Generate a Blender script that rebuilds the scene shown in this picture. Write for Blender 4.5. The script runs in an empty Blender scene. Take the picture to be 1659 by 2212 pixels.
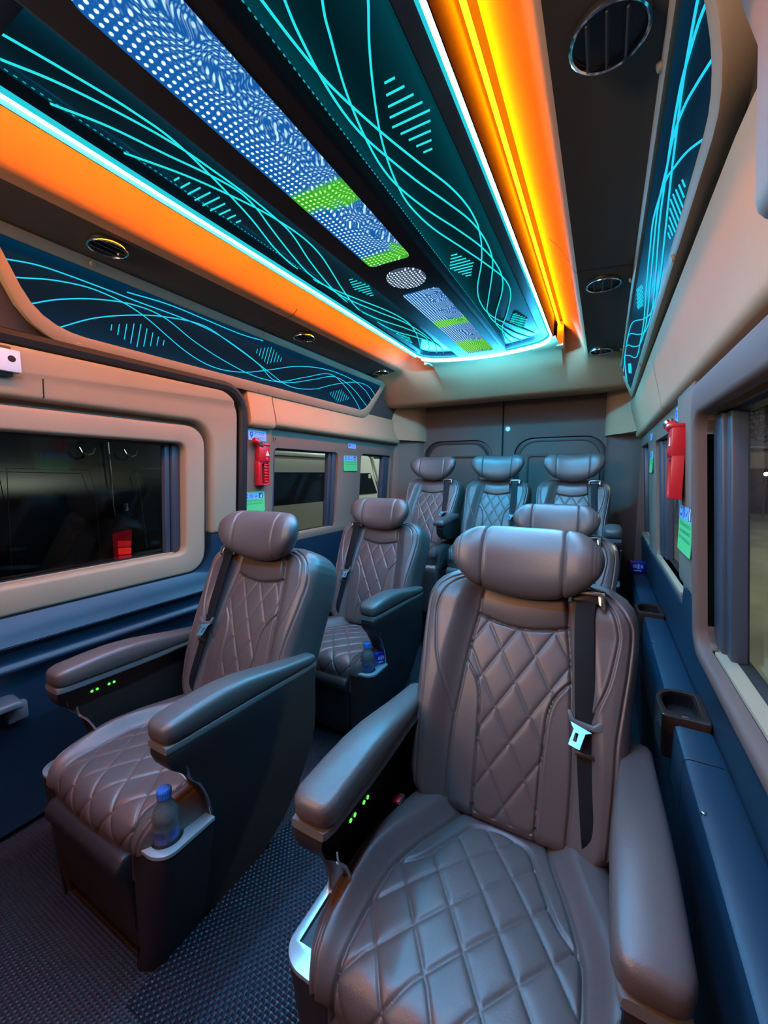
import bpy, bmesh, math, random
import numpy as np
from mathutils import Vector, Matrix
from mathutils.geometry import tessellate_polygon

# ------------------------------------------------------------------ camera, world, lights, exposure
scene = bpy.context.scene
COL = scene.collection
R = math.radians
EYE = 1.02                                  # camera height over the van floor
cam_data = bpy.data.cameras.new('camera')
cam = bpy.data.objects.new('camera', cam_data)
COL.objects.link(cam)
cam.location = (0, 0, EYE)
cam.rotation_euler = (math.pi / 2 - R(5.5786), 0, R(28.7726))
cam_data.sensor_fit = 'AUTO'
cam_data.sensor_width = 36
cam_data.lens = 36 * 860 / 2212
cam_data.clip_start = 0.02
cam_data.clip_end = 200
scene.camera = cam

world = bpy.data.worlds.new('night sky')
scene.world = world
world.use_nodes = True
world.node_tree.nodes['Background'].inputs[0].default_value = (0.16, 0.2, 0.26, 1)
world.node_tree.nodes['Background'].inputs[1].default_value = 0.12

vs = scene.view_settings
vs.view_transform = 'Standard'
vs.look = 'None'
vs.gamma = 1
vs.use_curve_mapping = False
vs.exposure = 0.0

LED_WHITE = 580.0        # cool strip round the ceiling panel
LED_AMBER = 190.0        # hidden amber strips
ETCH = 1.1
SCREEN = 2.0
FRONT_FILL = 11.0             # added warm fill light, unseen behind the camera
YARD = 1100.0            # flood lamps of the yard


def lamp(name, kind, loc, energy, color, size=0.3, rot=(0, 0, 0), size_y=None):
    d = bpy.data.lights.new(name, kind)
    d.energy = energy
    d.color = color
    if kind == 'AREA':
        d.size = size
        if size_y:
            d.shape = 'RECTANGLE'
            d.size_y = size_y
    elif kind == 'POINT':
        d.shadow_soft_size = size
    o = bpy.data.objects.new(name, d)
    COL.objects.link(o)
    o.location = loc
    o.rotation_euler = rot
    return o


dome = lamp('front_fill_light', 'AREA', (-1.1, -0.8, 1.42), FRONT_FILL, (1.0, 0.74, 0.52), 0.6, (R(103), 0, R(-30)), 0.25)  # added fill light, aimed to warm the walls and seat fronts
dome.data.spread = R(120)
lamp('yard_flood_lamp', 'POINT', (5.5, 6.0, 5.0), YARD, (1.0, 0.95, 0.72), 0.25)
lamp('yard_flood_lamp', 'POINT', (-2.2, 7.6, 3.4), YARD * 0.28, (0.9, 1.0, 0.93), 0.2)


# ------------------------------------------------------------------ materials
def new_mat(name):
    m = bpy.data.materials.new(name)
    m.use_nodes = True
    nt = m.node_tree
    nt.nodes.clear()
    out = nt.nodes.new('ShaderNodeOutputMaterial')
    return m, nt, out


def mat(name, color, rough=0.5, metal=0.0, spec=0.5, bump=None, emit=None, estr=0.0, coat=0.0, vary=0.0, vscale=6.0, sheen=0.0):
    m, nt, out = new_mat(name)
    b = nt.nodes.new('ShaderNodeBsdfPrincipled')
    nt.links.new(b.outputs[0], out.inputs[0])
    b.inputs['Base Color'].default_value = (*color, 1)
    b.inputs['Roughness'].default_value = rough
    b.inputs['Metallic'].default_value = metal
    b.inputs['Specular IOR Level'].default_value = spec
    b.inputs['Coat Weight'].default_value = coat
    b.inputs['Sheen Weight'].default_value = sheen
    if emit:
        b.inputs['Emission Color'].default_value = (*emit, 1)
        b.inputs['Emission Strength'].default_value = estr
    if vary or bump:
        tc = nt.nodes.new('ShaderNodeTexCoord')
    if vary:
        n = nt.nodes.new('ShaderNodeTexNoise')
        n.inputs['Scale'].default_value = vscale
        n.inputs['Detail'].default_value = 5
        nt.links.new(tc.outputs['Object'], n.inputs['Vector'])
        r = nt.nodes.new('ShaderNodeValToRGB')
        r.color_ramp.elements[0].position = 0.3
        r.color_ramp.elements[1].position = 0.7
        r.color_ramp.elements[0].color = (*[c * (1 - vary) for c in color], 1)
        r.color_ramp.elements[1].color = (*[min(1, c * (1 + vary)) for c in color], 1)
        nt.links.new(n.outputs['Fac'], r.inputs[0])
        nt.links.new(r.outputs[0], b.inputs['Base Color'])
    if bump:
        kind, scale, strength = bump
        if kind == 'voronoi':
            t = nt.nodes.new('ShaderNodeTexVoronoi')
            t.inputs['Scale'].default_value = scale
            o = t.outputs['Distance']
        else:
            t = nt.nodes.new('ShaderNodeTexNoise')
            t.inputs['Scale'].default_value = scale
            t.inputs['Detail'].default_value = 3
            o = t.outputs['Fac']
        nt.links.new(tc.outputs['Object'], t.inputs['Vector'])
        bp = nt.nodes.new('ShaderNodeBump')
        bp.inputs['Strength'].default_value = strength
        bp.inputs['Distance'].default_value = 0.001
        nt.links.new(o, bp.inputs['Height'])
        nt.links.new(bp.outputs[0], b.inputs['Normal'])
    return m


def emitter(name, color, strength):
    m, nt, out = new_mat(name)
    e = nt.nodes.new('ShaderNodeEmission')
    e.inputs[0].default_value = (*color, 1)
    e.inputs[1].default_value = strength
    nt.links.new(e.outputs[0], out.inputs[0])
    return m


def glass(name, tint, ior=1.45, gloss=1.0, milk=0.0):
    m, nt, out = new_mat(name)
    t = nt.nodes.new('ShaderNodeBsdfTransparent')
    t.inputs[0].default_value = (*tint, 1)
    g = nt.nodes.new('ShaderNodeBsdfGlossy')
    g.inputs['Roughness'].default_value = 0.02
    g.inputs[0].default_value = (gloss, gloss, gloss, 1)
    f = nt.nodes.new('ShaderNodeFresnel')
    f.inputs[0].default_value = ior
    mx = nt.nodes.new('ShaderNodeMixShader')
    nt.links.new(f.outputs[0], mx.inputs[0])
    nt.links.new(t.outputs[0], mx.inputs[1])
    nt.links.new(g.outputs[0], mx.inputs[2])
    res = mx.outputs[0]
    if milk:
        df = nt.nodes.new('ShaderNodeBsdfDiffuse')
        df.inputs[0].default_value = (0.75, 0.85, 0.9, 1)
        m2 = nt.nodes.new('ShaderNodeMixShader')
        m2.inputs[0].default_value = milk
        nt.links.new(res, m2.inputs[1])
        nt.links.new(df.outputs[0], m2.inputs[2])
        res = m2.outputs[0]
    nt.links.new(res, out.inputs[0])
    return m


class NG:
    """tiny helper for math node graphs"""
    def __init__(self, nt):
        self.nt = nt

    def n(self, op, a, b=None, c=None):
        nd = self.nt.nodes.new('ShaderNodeMath')
        nd.operation = op
        for i, v in enumerate((a, b, c)):
            if v is None:
                continue
            if isinstance(v, (int, float)):
                nd.inputs[i].default_value = v
            else:
                self.nt.links.new(v, nd.inputs[i])
        return nd.outputs[0]

    def smooth(self, v, lo, hi):
        nd = self.nt.nodes.new('ShaderNodeMapRange')
        nd.interpolation_type = 'SMOOTHSTEP'
        nd.inputs[1].default_value = lo
        nd.inputs[2].default_value = hi
        self.nt.links.new(v, nd.inputs[0])
        return nd.outputs[0]

    def mix(self, f, a, b):
        nd = self.nt.nodes.new('ShaderNodeMix')
        nd.data_type = 'RGBA'
        self.nt.links.new(f, nd.inputs[0])
        for i, v in ((6, a), (7, b)):
            if isinstance(v, tuple):
                nd.inputs[i].default_value = (*v, 1)
            else:
                self.nt.links.new(v, nd.inputs[i])
        return nd.outputs[2]


def screen_mat(name, pitch, bands, warp_x0, warp_x1, strength, base=(0.004, 0.055, 0.20)):
    """LED matrix seen through a mirrored honeycomb layer: dots, a second doubled grid and coloured bands"""
    m, nt, out = new_mat(name)
    g = NG(nt)
    geo = nt.nodes.new('ShaderNodeNewGeometry')
    sp = nt.nodes.new('ShaderNodeSeparateXYZ')
    nt.links.new(geo.outputs['Position'], sp.inputs[0])
    x, y = sp.outputs[0], sp.outputs[1]
    no = nt.nodes.new('ShaderNodeTexNoise')
    no.inputs['Scale'].default_value = 16
    no.inputs['Detail'].default_value = 1
    nt.links.new(geo.outputs['Position'], no.inputs['Vector'])
    w = g.smooth(x, warp_x0, warp_x1)
    dv = g.n('MULTIPLY', g.n('SUBTRACT', no.outputs['Fac'], 0.5), g.n('MULTIPLY', w, 0.075))

    def dots(p, ox, oy, th0, th1, wob):
        xx = g.n('ADD', g.n('DIVIDE', g.n('ADD', x, g.n('MULTIPLY', dv, wob)), p), ox)
        yy = g.n('ADD', g.n('DIVIDE', g.n('SUBTRACT', y, g.n('MULTIPLY', dv, wob * 1.4)), p), oy)
        fx = g.n('SUBTRACT', g.n('FRACT', xx), 0.5)
        fy = g.n('SUBTRACT', g.n('FRACT', yy), 0.5)
        d = g.n('SQRT', g.n('ADD', g.n('MULTIPLY', fx, fx), g.n('MULTIPLY', fy, fy)))
        return g.n('SUBTRACT', 1.0, g.smooth(d, th0, th1))
    d1 = dots(pitch, 0.1, 0.2, 0.13, 0.31, 1.0)
    d2 = dots(pitch * 0.62, 0.4, 0.3, 0.14, 0.40, 1.6)
    d2 = g.n('MULTIPLY', d2, g.n('MULTIPLY', w, 0.12))
    dim = g.n('SUBTRACT', 1.0, g.n('MULTIPLY', w, 0.62))
    dsum = g.n('MINIMUM', g.n('ADD', g.n('MULTIPLY', d1, dim), d2), 1.0)
    band = None
    for c, hw in bands:
        b = g.n('SUBTRACT', 1.0, g.smooth(g.n('ABSOLUTE', g.n('SUBTRACT', g.n('ADD', y, g.n('MULTIPLY', dv, 1.5)), c)), hw * 0.5, hw * 1.3))
        band = b if band is None else g.n('MAXIMUM', band, b)
    if band is None:
        dotc, basec = (0.75, 0.9, 1.0), base
        col = g.mix(dsum, basec, dotc)
    else:
        dotc = g.mix(band, (0.62, 0.97, 1.0), (0.5, 1.0, 0.22))
        basec = g.mix(band, base, (0.02, 0.20, 0.015))
        col = g.mix(dsum, basec, dotc)
    e = nt.nodes.new('ShaderNodeEmission')
    nt.links.new(col, e.inputs[0])
    e.inputs[1].default_value = strength
    nt.links.new(e.outputs[0], out.inputs[0])
    return m


def acrylic_mat(name, base, edge_emit, glow, axis, e0, e1, width):
    """dark edge-lit acrylic: glossy near-black sheet, light enters from the LED rows along its long edges and dies out inwards"""
    m, nt, out = new_mat(name)
    g = NG(nt)
    b = nt.nodes.new('ShaderNodeBsdfPrincipled')
    b.inputs['Base Color'].default_value = (*base, 1)
    b.inputs['Roughness'].default_value = 0.3
    b.inputs['Specular IOR Level'].default_value = 0.025
    b.inputs['Emission Color'].default_value = (*edge_emit, 1)
    geo = nt.nodes.new('ShaderNodeNewGeometry')
    sp = nt.nodes.new('ShaderNodeSeparateXYZ')
    nt.links.new(geo.outputs['Position'], sp.inputs[0])
    p = sp.outputs[axis]
    d = g.n('MINIMUM', g.n('ABSOLUTE', g.n('SUBTRACT', p, e0)), g.n('ABSOLUTE', g.n('SUBTRACT', p, e1)))
    k = g.n('ADD', 0.16, g.n('MULTIPLY', 0.84, g.n('POWER', 2.718, g.n('MULTIPLY', d, -1.0 / width))))
    nt.links.new(g.n('MULTIPLY', k, glow), b.inputs['Emission Strength'])
    nt.links.new(b.outputs[0], out.inputs[0])
    return m


def rubber_mat(name, color, px, py, strength, rough=0.55):
    """ribbed vinyl: rows of little dashes"""
    m, nt, out = new_mat(name)
    g = NG(nt)
    b = nt.nodes.new('ShaderNodeBsdfPrincipled')
    b.inputs['Base Color'].default_value = (*color, 1)
    b.inputs['Roughness'].default_value = rough
    geo = nt.nodes.new('ShaderNodeNewGeometry')
    sp = nt.nodes.new('ShaderNodeSeparateXYZ')
    nt.links.new(geo.outputs['Position'], sp.inputs[0])
    u = g.n('ADD', sp.outputs[0], 0.0)
    v = sp.outputs[1]
    row = g.n('FLOOR', g.n('DIVIDE', v, py))
    uu = g.n('ADD', g.n('DIVIDE', u, px), g.n('MULTIPLY', row, 0.5))
    a = g.n('SINE', g.n('MULTIPLY', uu, 2 * math.pi))
    c = g.n('SINE', g.n('MULTIPLY', g.n('DIVIDE', v, py), 2 * math.pi))
    h = g.n('MULTIPLY', g.n('ADD', a, 1.0), g.n('ADD', c, 1.0))
    bp = nt.nodes.new('ShaderNodeBump')
    bp.inputs['Strength'].default_value = strength
    bp.inputs['Distance'].default_value = 0.003
    nt.links.new(h, bp.inputs['Height'])
    nt.links.new(bp.outputs[0], b.inputs['Normal'])
    nt.links.new(b.outputs[0], out.inputs[0])
    return m


MT = {}
MT['leather'] = mat('brown leather', (0.084, 0.065, 0.062), 0.40, spec=0.6, bump=('voronoi', 420, 0.16), vary=0.05, vscale=5)
MT['leather_dark'] = mat('darkened brown leather', (0.022, 0.018, 0.019), 0.45, spec=0.4, bump=('voronoi', 420, 0.16))  # shade low on the seats is put into this darker brown
MT['arm_strip'] = mat('grey arm strip', (0.13, 0.13, 0.13), 0.45)
MT['belt'] = mat('black belt webbing', (0.006, 0.007, 0.010), 0.65, spec=0.22, bump=('noise', 900, 0.25))
MT['plastic'] = mat('black plastic', (0.012, 0.012, 0.014), 0.4)
MT['plastic_grey'] = mat('grey plastic', (0.09, 0.10, 0.11), 0.4)
MT['chrome'] = mat('chrome', (0.85, 0.87, 0.88), 0.12, metal=1.0)
MT['steel'] = mat('brushed steel', (0.62, 0.66, 0.68), 0.28, metal=1.0)
MT['tongue'] = mat('led-tinted steel tongue', (0.22, 0.55, 0.68), 0.35, metal=0.8)  # cyan reflection of the ceiling LEDs put into the steel colour
MT['tray'] = mat('silver tray', (0.55, 0.6, 0.63), 0.3, metal=0.7)
MT['beige'] = mat('beige trim fabric', (0.50, 0.315, 0.185), 0.75, spec=0.25, bump=('noise', 600, 0.12), vary=0.05, vscale=3)
MT['beige_frame'] = mat('beige hard trim', (0.34, 0.25, 0.165), 0.6, spec=0.3, vary=0.04)
MT['door_beige'] = mat('beige door trim', (0.32, 0.25, 0.165), 0.7, spec=0.25, bump=('noise', 600, 0.1), vary=0.04, vscale=3)
MT['taupe'] = mat('taupe trim', (0.20, 0.145, 0.11), 0.7, spec=0.3, bump=('noise', 600, 0.1))
MT['headliner'] = mat('headliner suede', (0.56, 0.29, 0.155), 0.85, spec=0.15, bump=('noise', 420, 0.2), vary=0.07, vscale=4)
MT['headliner_dark'] = mat('charcoal headliner', (0.085, 0.072, 0.062), 0.85, spec=0.15, bump=('noise', 500, 0.15))
MT['brown_panel'] = mat('brown panel', (0.13, 0.085, 0.07), 0.7, spec=0.3, bump=('noise', 500, 0.1))
MT['navy'] = mat('navy panel', (0.006, 0.026, 0.052), 0.45, spec=0.5, bump=('noise', 500, 0.1))
MT['navy_dark'] = mat('dark navy panel', (0.005, 0.012, 0.024), 0.5)
MT['seal'] = mat('black rubber seal', (0.008, 0.01, 0.013), 0.5)
MT['sash'] = mat('slate sash', (0.045, 0.06, 0.085), 0.4)
MT['gap'] = mat('dark joint', (0.004, 0.004, 0.005), 0.8)
MT['tray_dark'] = mat('dark ceiling tray', (0.016, 0.014, 0.018), 0.7, spec=0.12)
MT['tray_band'] = mat('navy band', (0.012, 0.014, 0.03), 0.5, spec=0.2)
MT['rim'] = mat('brown panel rim', (0.03, 0.012, 0.01), 0.7, spec=0.2)
MT['acrylic_left'] = acrylic_mat('edge lit acrylic left', (0.004, 0.010, 0.018), (0.0, 0.24, 0.42), 0.17, 0, -0.850, -0.70, 0.020)
MT['acrylic_right'] = acrylic_mat('edge lit acrylic right', (0.004, 0.010, 0.018), (0.0, 0.30, 0.40), 0.16, 0, -0.44, -0.285, 0.03)
MT['acrylic_side'] = acrylic_mat('edge lit blue acrylic', (0.004, 0.012, 0.022), (0.0, 0.20, 0.48), 0.12, 2, 1.57, 1.40, 0.035)
MT['etch'] = emitter('lit engraving', (0.02, 0.74, 0.78), ETCH)
MT['etch_blue'] = emitter('lit blue engraving', (0.02, 0.62, 0.86), ETCH)
MT['edge_dot'] = emitter('edge led', (0.02, 0.5, 0.6), 0.8)
MT['led_white'] = emitter('cool led strip', (0.035, 0.40, 0.78), LED_WHITE)
MT['led_halo'] = emitter('led halo glow', (0.02, 0.62, 0.72), 1.0)  # glow that imitates the cyan bloom around the strip
MT['led_amber'] = emitter('amber led strip', (1.0, 0.25, 0.0004), LED_AMBER * 1.25)
MT['led_amber_right'] = emitter('dimmer amber led strip', (1.0, 0.25, 0.0004), LED_AMBER * 0.46)  # right strip set weaker to balance the glow on its slope
MT['led_green'] = emitter('green indicator', (0.12, 0.9, 0.08), 1.6)
MT['screen_a'] = screen_mat('led matrix long', 0.0118, [(0.735, 0.035), (1.015, 0.03)], -0.605, -0.515, SCREEN)
MT['screen_b'] = screen_mat('led matrix short', 0.0092, [(1.55, 0.04), (1.88, 0.10)], -0.585, -0.51, SCREEN)
MT['screen_dome'] = screen_mat('led dome', 0.0105, [], 5, 6, SCREEN * 1.15, (0.02, 0.035, 0.06))
MT['red'] = mat('red plastic', (0.55, 0.012, 0.02), 0.35)
MT['white'] = mat('white print', (0.8, 0.8, 0.8), 0.5)
MT['sticker_green'] = mat('green sticker', (0.10, 0.62, 0.20), 0.5)
MT['sticker_green_top'] = mat('green sticker head', (0.05, 0.58, 0.30), 0.5)
MT['sticker_blue'] = mat('blue sticker', (0.24, 0.46, 0.85), 0.5)
MT['ink_blue'] = mat('blue ink', (0.01, 0.09, 0.42), 0.5)
MT['ink_dark'] = mat('dark ink', (0.012, 0.02, 0.03), 0.5)
MT['ink_green'] = mat('dark green ink', (0.02, 0.20, 0.08), 0.5)
MT['ink_tan'] = mat('tan ink', (0.62, 0.5, 0.2), 0.5)
MT['bottle'] = glass('clear bottle plastic', (0.86, 0.95, 0.98), 1.45, 1.0, 0.10)
MT['water'] = glass('water', (0.80, 0.93, 0.97), 1.12, 1.0, 0.06)
MT['cap_blue'] = mat('blue cap', (0.03, 0.19, 0.72), 0.35)
MT['label_blue'] = mat('blue bottle print', (0.02, 0.045, 0.22), 0.35)
MT['packet'] = mat('blue packet', (0.012, 0.018, 0.26), 0.3)
MT['wood'] = mat('dark brown wood lacquer', (0.035, 0.016, 0.011), 0.25)
MT['window'] = glass('window glass', (0.82, 0.9, 0.88), 1.33)
MT['window_dark'] = glass('tinted window glass', (0.46, 0.54, 0.56), 1.38)
MT['handle'] = mat('grey door handle', (0.05, 0.075, 0.09), 0.35)
MT['latch'] = mat('white latch box', (0.55, 0.66, 0.78), 0.45)
MT['floor'] = rubber_mat('ribbed vinyl floor', (0.006, 0.007, 0.015), 0.010, 0.008, 0.3)
MT['floor_mat'] = rubber_mat('woven vinyl aisle', (0.010, 0.011, 0.021), 0.013, 0.0085, 0.6, 0.42)


# ------------------------------------------------------------------ geometry helpers (lists of vertices and faces)
class G:
    def __init__(self):
        self.v = []
        self.f = []

    def add(self, v, f):
        b = len(self.v)
        self.v += [tuple(map(float, p)) for p in v]
        self.f += [tuple(i + b for i in q) for q in f]
        return self

    def box(self, x0, x1, y0, y1, z0, z1):
        return self.add([(x0, y0, z0), (x1, y0, z0), (x1, y1, z0), (x0, y1, z0), (x0, y0, z1), (x1, y0, z1), (x1, y1, z1), (x0, y1, z1)],
                        [(0, 3, 2, 1), (4, 5, 6, 7), (0, 1, 5, 4), (1, 2, 6, 5), (2, 3, 7, 6), (3, 0, 4, 7)])

    def loft(self, rings, caps=True, closed=True):
        n = len(rings[0])
        v = [p for r in rings for p in r]
        f = []
        for i in range(len(rings) - 1):
            for j in range(n if closed else n - 1):
                k = (j + 1) % n
                f.append((i * n + j, i * n + k, (i + 1) * n + k, (i + 1) * n + j))
        if caps:
            f.append(tuple(reversed(range(n))))
            f.append(tuple(range((len(rings) - 1) * n, len(rings) * n)))
        return self.add(v, f)

    def prism(self, poly, vec):
        a = [Vector(p) for p in poly]
        return self.loft([a, [p + Vector(vec) for p in a]])

    def tube(self, pts, r, n=6, closed=False, flat=None):
        P = [Vector(p) for p in pts]
        m = len(P)
        rings = []
        ref = None
        for i in range(m):
            if closed:
                t = P[(i + 1) % m] - P[i - 1]
            else:
                t = P[min(i + 1, m - 1)] - P[max(i - 1, 0)]
            t.normalize()
            if ref is None:
                ref = Vector((0, 0, 1)) if abs(t.z) < 0.9 else Vector((1, 0, 0))
            ref = (ref - t * ref.dot(t))
            if ref.length < 1e-6:
                ref = t.orthogonal()
            ref.normalize()
            b = t.cross(ref)
            rr = r[i] if isinstance(r, (list, tuple)) else r
            rings.append([P[i] + (ref * math.cos(2 * math.pi * k / n) + b * math.sin(2 * math.pi * k / n)) * rr for k in range(n)])
        if closed:
            rings.append(rings[0])
            return self.loft(rings, caps=False)
        return self.loft(rings)

    def lathe(self, prof, c, axis='z', n=24, caps=True):
        rings = []
        for r, h in prof:
            ring = []
            for k in range(n):
                a = 2 * math.pi * k / n
                p = (r * math.cos(a), r * math.sin(a), h)
                if axis == 'x':
                    p = (p[2], p[0], p[1])
                elif axis == 'y':
                    p = (p[0], p[2], p[1])
                ring.append((c[0] + p[0], c[1] + p[1], c[2] + p[2]))
            rings.append(ring)
        return self.loft(rings, caps=caps)


def wloc(o):
    v = Vector((0, 0, 0))
    while o is not None:
        v += o.location
        o = o.parent
    return v


def obj(name, g, material, parent=None, smooth=False, bevel=0.0, seg=2, auto=None):
    me = bpy.data.meshes.new(name)
    off = wloc(parent)
    me.from_pydata([(p[0] - off.x, p[1] - off.y, p[2] - off.z) for p in g.v], [], g.f)
    bm = bmesh.new()
    bm.from_mesh(me)
    bmesh.ops.remove_doubles(bm, verts=bm.verts, dist=1e-6)
    bmesh.ops.recalc_face_normals(bm, faces=bm.faces)
    if bevel:
        ed = [e for e in bm.edges if len(e.link_faces) == 2 and e.calc_face_angle(0) > R(38)]
        bmesh.ops.bevel(bm, geom=ed, offset=bevel, segments=seg, affect='EDGES', profile=0.5, clamp_overlap=True)
    if smooth or bevel:
        lim = R(auto or 40)
        for f in bm.faces:
            f.smooth = True
        for e in bm.edges:
            if len(e.link_faces) == 2 and e.calc_face_angle(0) > lim:
                e.smooth = False
    bm.to_mesh(me)
    bm.free()
    me.materials.append(material)
    o = bpy.data.objects.new(name, me)
    COL.objects.link(o)
    if parent is not None:
        o.parent = parent
    return o


def arr_obj(name, verts, faces, material, parent=None):
    """smooth mesh from numpy arrays"""
    me = bpy.data.meshes.new(name)
    off = wloc(parent)
    me.from_pydata((np.asarray(verts) - np.array(off)).tolist(), [], np.asarray(faces).tolist())
    me.polygons.foreach_set('use_smooth', [True] * len(me.polygons))
    me.materials.append(material)
    o = bpy.data.objects.new(name, me)
    COL.objects.link(o)
    if parent is not None:
        o.parent = parent
    return o


def tag(o, label=None, cat=None, group=None, kind=None):
    if label:
        o['label'] = label
    if cat:
        o['category'] = cat
    if group:
        o['group'] = group
    if kind:
        o['kind'] = kind
    return o


def thing(name, loc, label, cat, group=None, kind=None):
    o = bpy.data.objects.new(name, None)
    COL.objects.link(o)
    o.location = loc
    o.empty_display_size = 0.05
    return tag(o, label, cat, group, kind)


def copy_tree(o, parent=None):
    c = o.copy()
    COL.objects.link(c)
    c.parent = parent
    for ch in list(o.children):
        copy_tree(ch, c)
    return c


def rrect(a0, a1, b0, b1, r, n=8):
    rs = r if isinstance(r, (tuple, list)) else (r, r, r, r)     # corners: (a1,b0) (a1,b1) (a0,b1) (a0,b0)
    pts = []
    for (ca, cb, s), rr in zip(((a1, b0, -90), (a1, b1, 0), (a0, b1, 90), (a0, b0, 180)), rs):
        sx = -1 if ca == a1 else 1
        sy = 1 if cb == b0 else -1
        cx, cy = ca + sx * rr, cb + sy * rr
        for k in range(n + 1):
            t = R(s + 90 * k / n)
            pts.append((cx + rr * math.cos(t), cy + rr * math.sin(t)))
    return pts


def panel(g, outer, holes, mp, d1, d0):
    loops = [[Vector((p[0], p[1], 0)) for p in l] for l in [outer] + holes]
    flat = [p for l in loops for p in l]
    tris = tessellate_polygon(loops)
    n = len(flat)
    f1 = d1 if callable(d1) else (lambda a, b: d1)
    v = [mp(p.x, p.y, f1(p.x, p.y)) for p in flat] + [mp(p.x, p.y, d0) for p in flat]
    f = [tuple(t) for t in tris]
    s = 0
    for l in loops:
        m = len(l)
        for i in range(m):
            j = (i + 1) % m
            f.append((s + i, s + j, n + s + j, n + s + i))
        s += m
    g.add(v, f)
    return g


def ring(g, o, i, mp, d1, d0):
    """frame between two loops of equal length"""
    return g.loft([[mp(a, b, d0) for a, b in o], [mp(a, b, d1) for a, b in o], [mp(a, b, d1) for a, b in i], [mp(a, b, d0) for a, b in i]], caps=False)


def spline(pts, per=8):
    P = [np.array(p, float) for p in pts]
    P = [2 * P[0] - P[1]] + P + [2 * P[-1] - P[-2]]
    out = []
    for i in range(1, len(P) - 2):
        p0, p1, p2, p3 = P[i - 1:i + 3]
        for k in range(per):
            t = k / per
            out.append(0.5 * ((2 * p1) + (-p0 + p2) * t + (2 * p0 - 5 * p1 + 4 * p2 - p3) * t * t + (-p0 + 3 * p1 - 3 * p2 + p3) * t ** 3))
    out.append(P[-2])
    return out


def XL(z):
    return -1.388 + 0.065 * (z - EYE)


def XR(z):
    return 0.188 - 0.065 * (z - EYE)


def mapL(y, z, d):
    return (XL(z) + d, y, z)


def mapR(y, z, d):
    return (XR(z) - d, y, z)


def extr_y(g, prof, y0, y1, caps=True):
    """closed (x, z) profile swept from y0 to y1"""
    return g.loft([[(x, y0, z) for x, z in prof], [(x, y1, z) for x, z in prof]], caps=caps)


def strip_y(g, prof, ys, thick=None):
    """open (x, z) profile swept along y"""
    return g.loft([[(x, y, z) for x, z in prof] for y in ys], caps=False, closed=False)



def structure(name, label=None):
    o = bpy.data.objects.new(name, None)
    COL.objects.link(o)
    o['kind'] = 'structure'
    if label:
        o['label'] = label
    return o


# ================================================================== STRUCTURE
# ---- floor
fl = structure('floor', 'dark ribbed vinyl van floor with a raised step under the rear row')
obj('floor_base', G().box(-1.45, 0.27, -1.35, 2.95, -0.04, 0.0), MT['floor'], fl)
obj('aisle_mat', G().box(-0.76, -0.34, 0.35, 2.05, 0.0, 0.004), MT['floor_mat'], fl, bevel=0.002)
obj('rear_step', G().box(-1.42, 0.22, 2.16, 2.9, 0.0, 0.2), MT['floor'], fl, bevel=0.01)

# ---- left wall
wl = structure('wall_left', 'beige upper and navy lower side wall with the sliding door')
Z0 = 0.665
g = panel(G(), [(1.24, Z0), (2.95, Z0), (2.95, 1.30), (1.24, 1.30)],
          [rrect(1.425, 1.955, 0.70, 1.14, 0.03), rrect(2.21, 2.62, 0.70, 1.145, 0.03)], mapL, 0.0, -0.05)
obj('window_band', g, MT['taupe'], wl, bevel=0.006)
obj('lower_panel', panel(G(), [(1.20, 0.0), (2.95, 0.0), (2.95, Z0), (1.20, Z0)], [], mapL, 0.004, -0.05), MT['navy'], wl)
obj('pillar_cover', panel(G(), rrect(1.25, 1.392, 0.62, 1.232, 0.012, 3), [], mapL, 0.016, -0.02), MT['taupe'], wl, bevel=0.006)
bul = [(-1.352, 1.40), (-1.348, 1.345), (-1.338, 1.30), (-1.330, 1.27), (-1.329, 1.252), (-1.334, 1.240), (-1.346, 1.233), (-1.385, 1.231), (-1.44, 1.231), (-1.44, 1.40)]
obj('header_roll', extr_y(G(), bul, 1.395, 2.66), MT['beige'], wl, smooth=True, auto=50)
bul2 = [(x + 0.002, z - 0.012 if z < 1.3 else z) for x, z in bul]
obj('header_block', extr_y(G(), bul2, 1.243, 1.392), MT['beige'], wl, bevel=0.008)
obj('rear_pillar', G().loft([[(-1.45, y, z), (-1.385 + 0.15 * t, y, z), (-1.385 + 0.15 * t, 2.95, z), (-1.45, 2.95, z)]
                             for z in (0.0, 1.7) for y, t in ((2.68, 0.0),)][:0] or
                            [[(a, b, z) for a, b in ((-1.45, 2.66), (-1.378, 2.66), (-1.352, 2.70), (-1.318, 2.76), (-1.29, 2.80), (-1.262, 2.83), (-1.245, 2.87), (-1.238, 2.95), (-1.45, 2.95))]
                             for z in (0.0, 1.262)]), MT['taupe'], wl, smooth=True, auto=60)
obj('rear_pillar_head', G().loft([[(a, b, z) for a, b in ((-1.46, 2.60), (-1.345, 2.60), (-1.318, 2.66), (-1.282, 2.72), (-1.252, 2.77), (-1.232, 2.81), (-1.222, 2.86), (-1.215, 2.95), (-1.46, 2.95))]
                                  for z in (1.262, 1.62)]), MT['beige'], wl, smooth=True, auto=60)
obj('cove_backing', extr_y(G(), [(-1.25, 1.63), (-1.30, 1.58), (-1.37, 1.39), (-1.45, 1.39), (-1.45, 1.66)], -1.3, 2.62), MT['headliner_dark'], wl)

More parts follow.
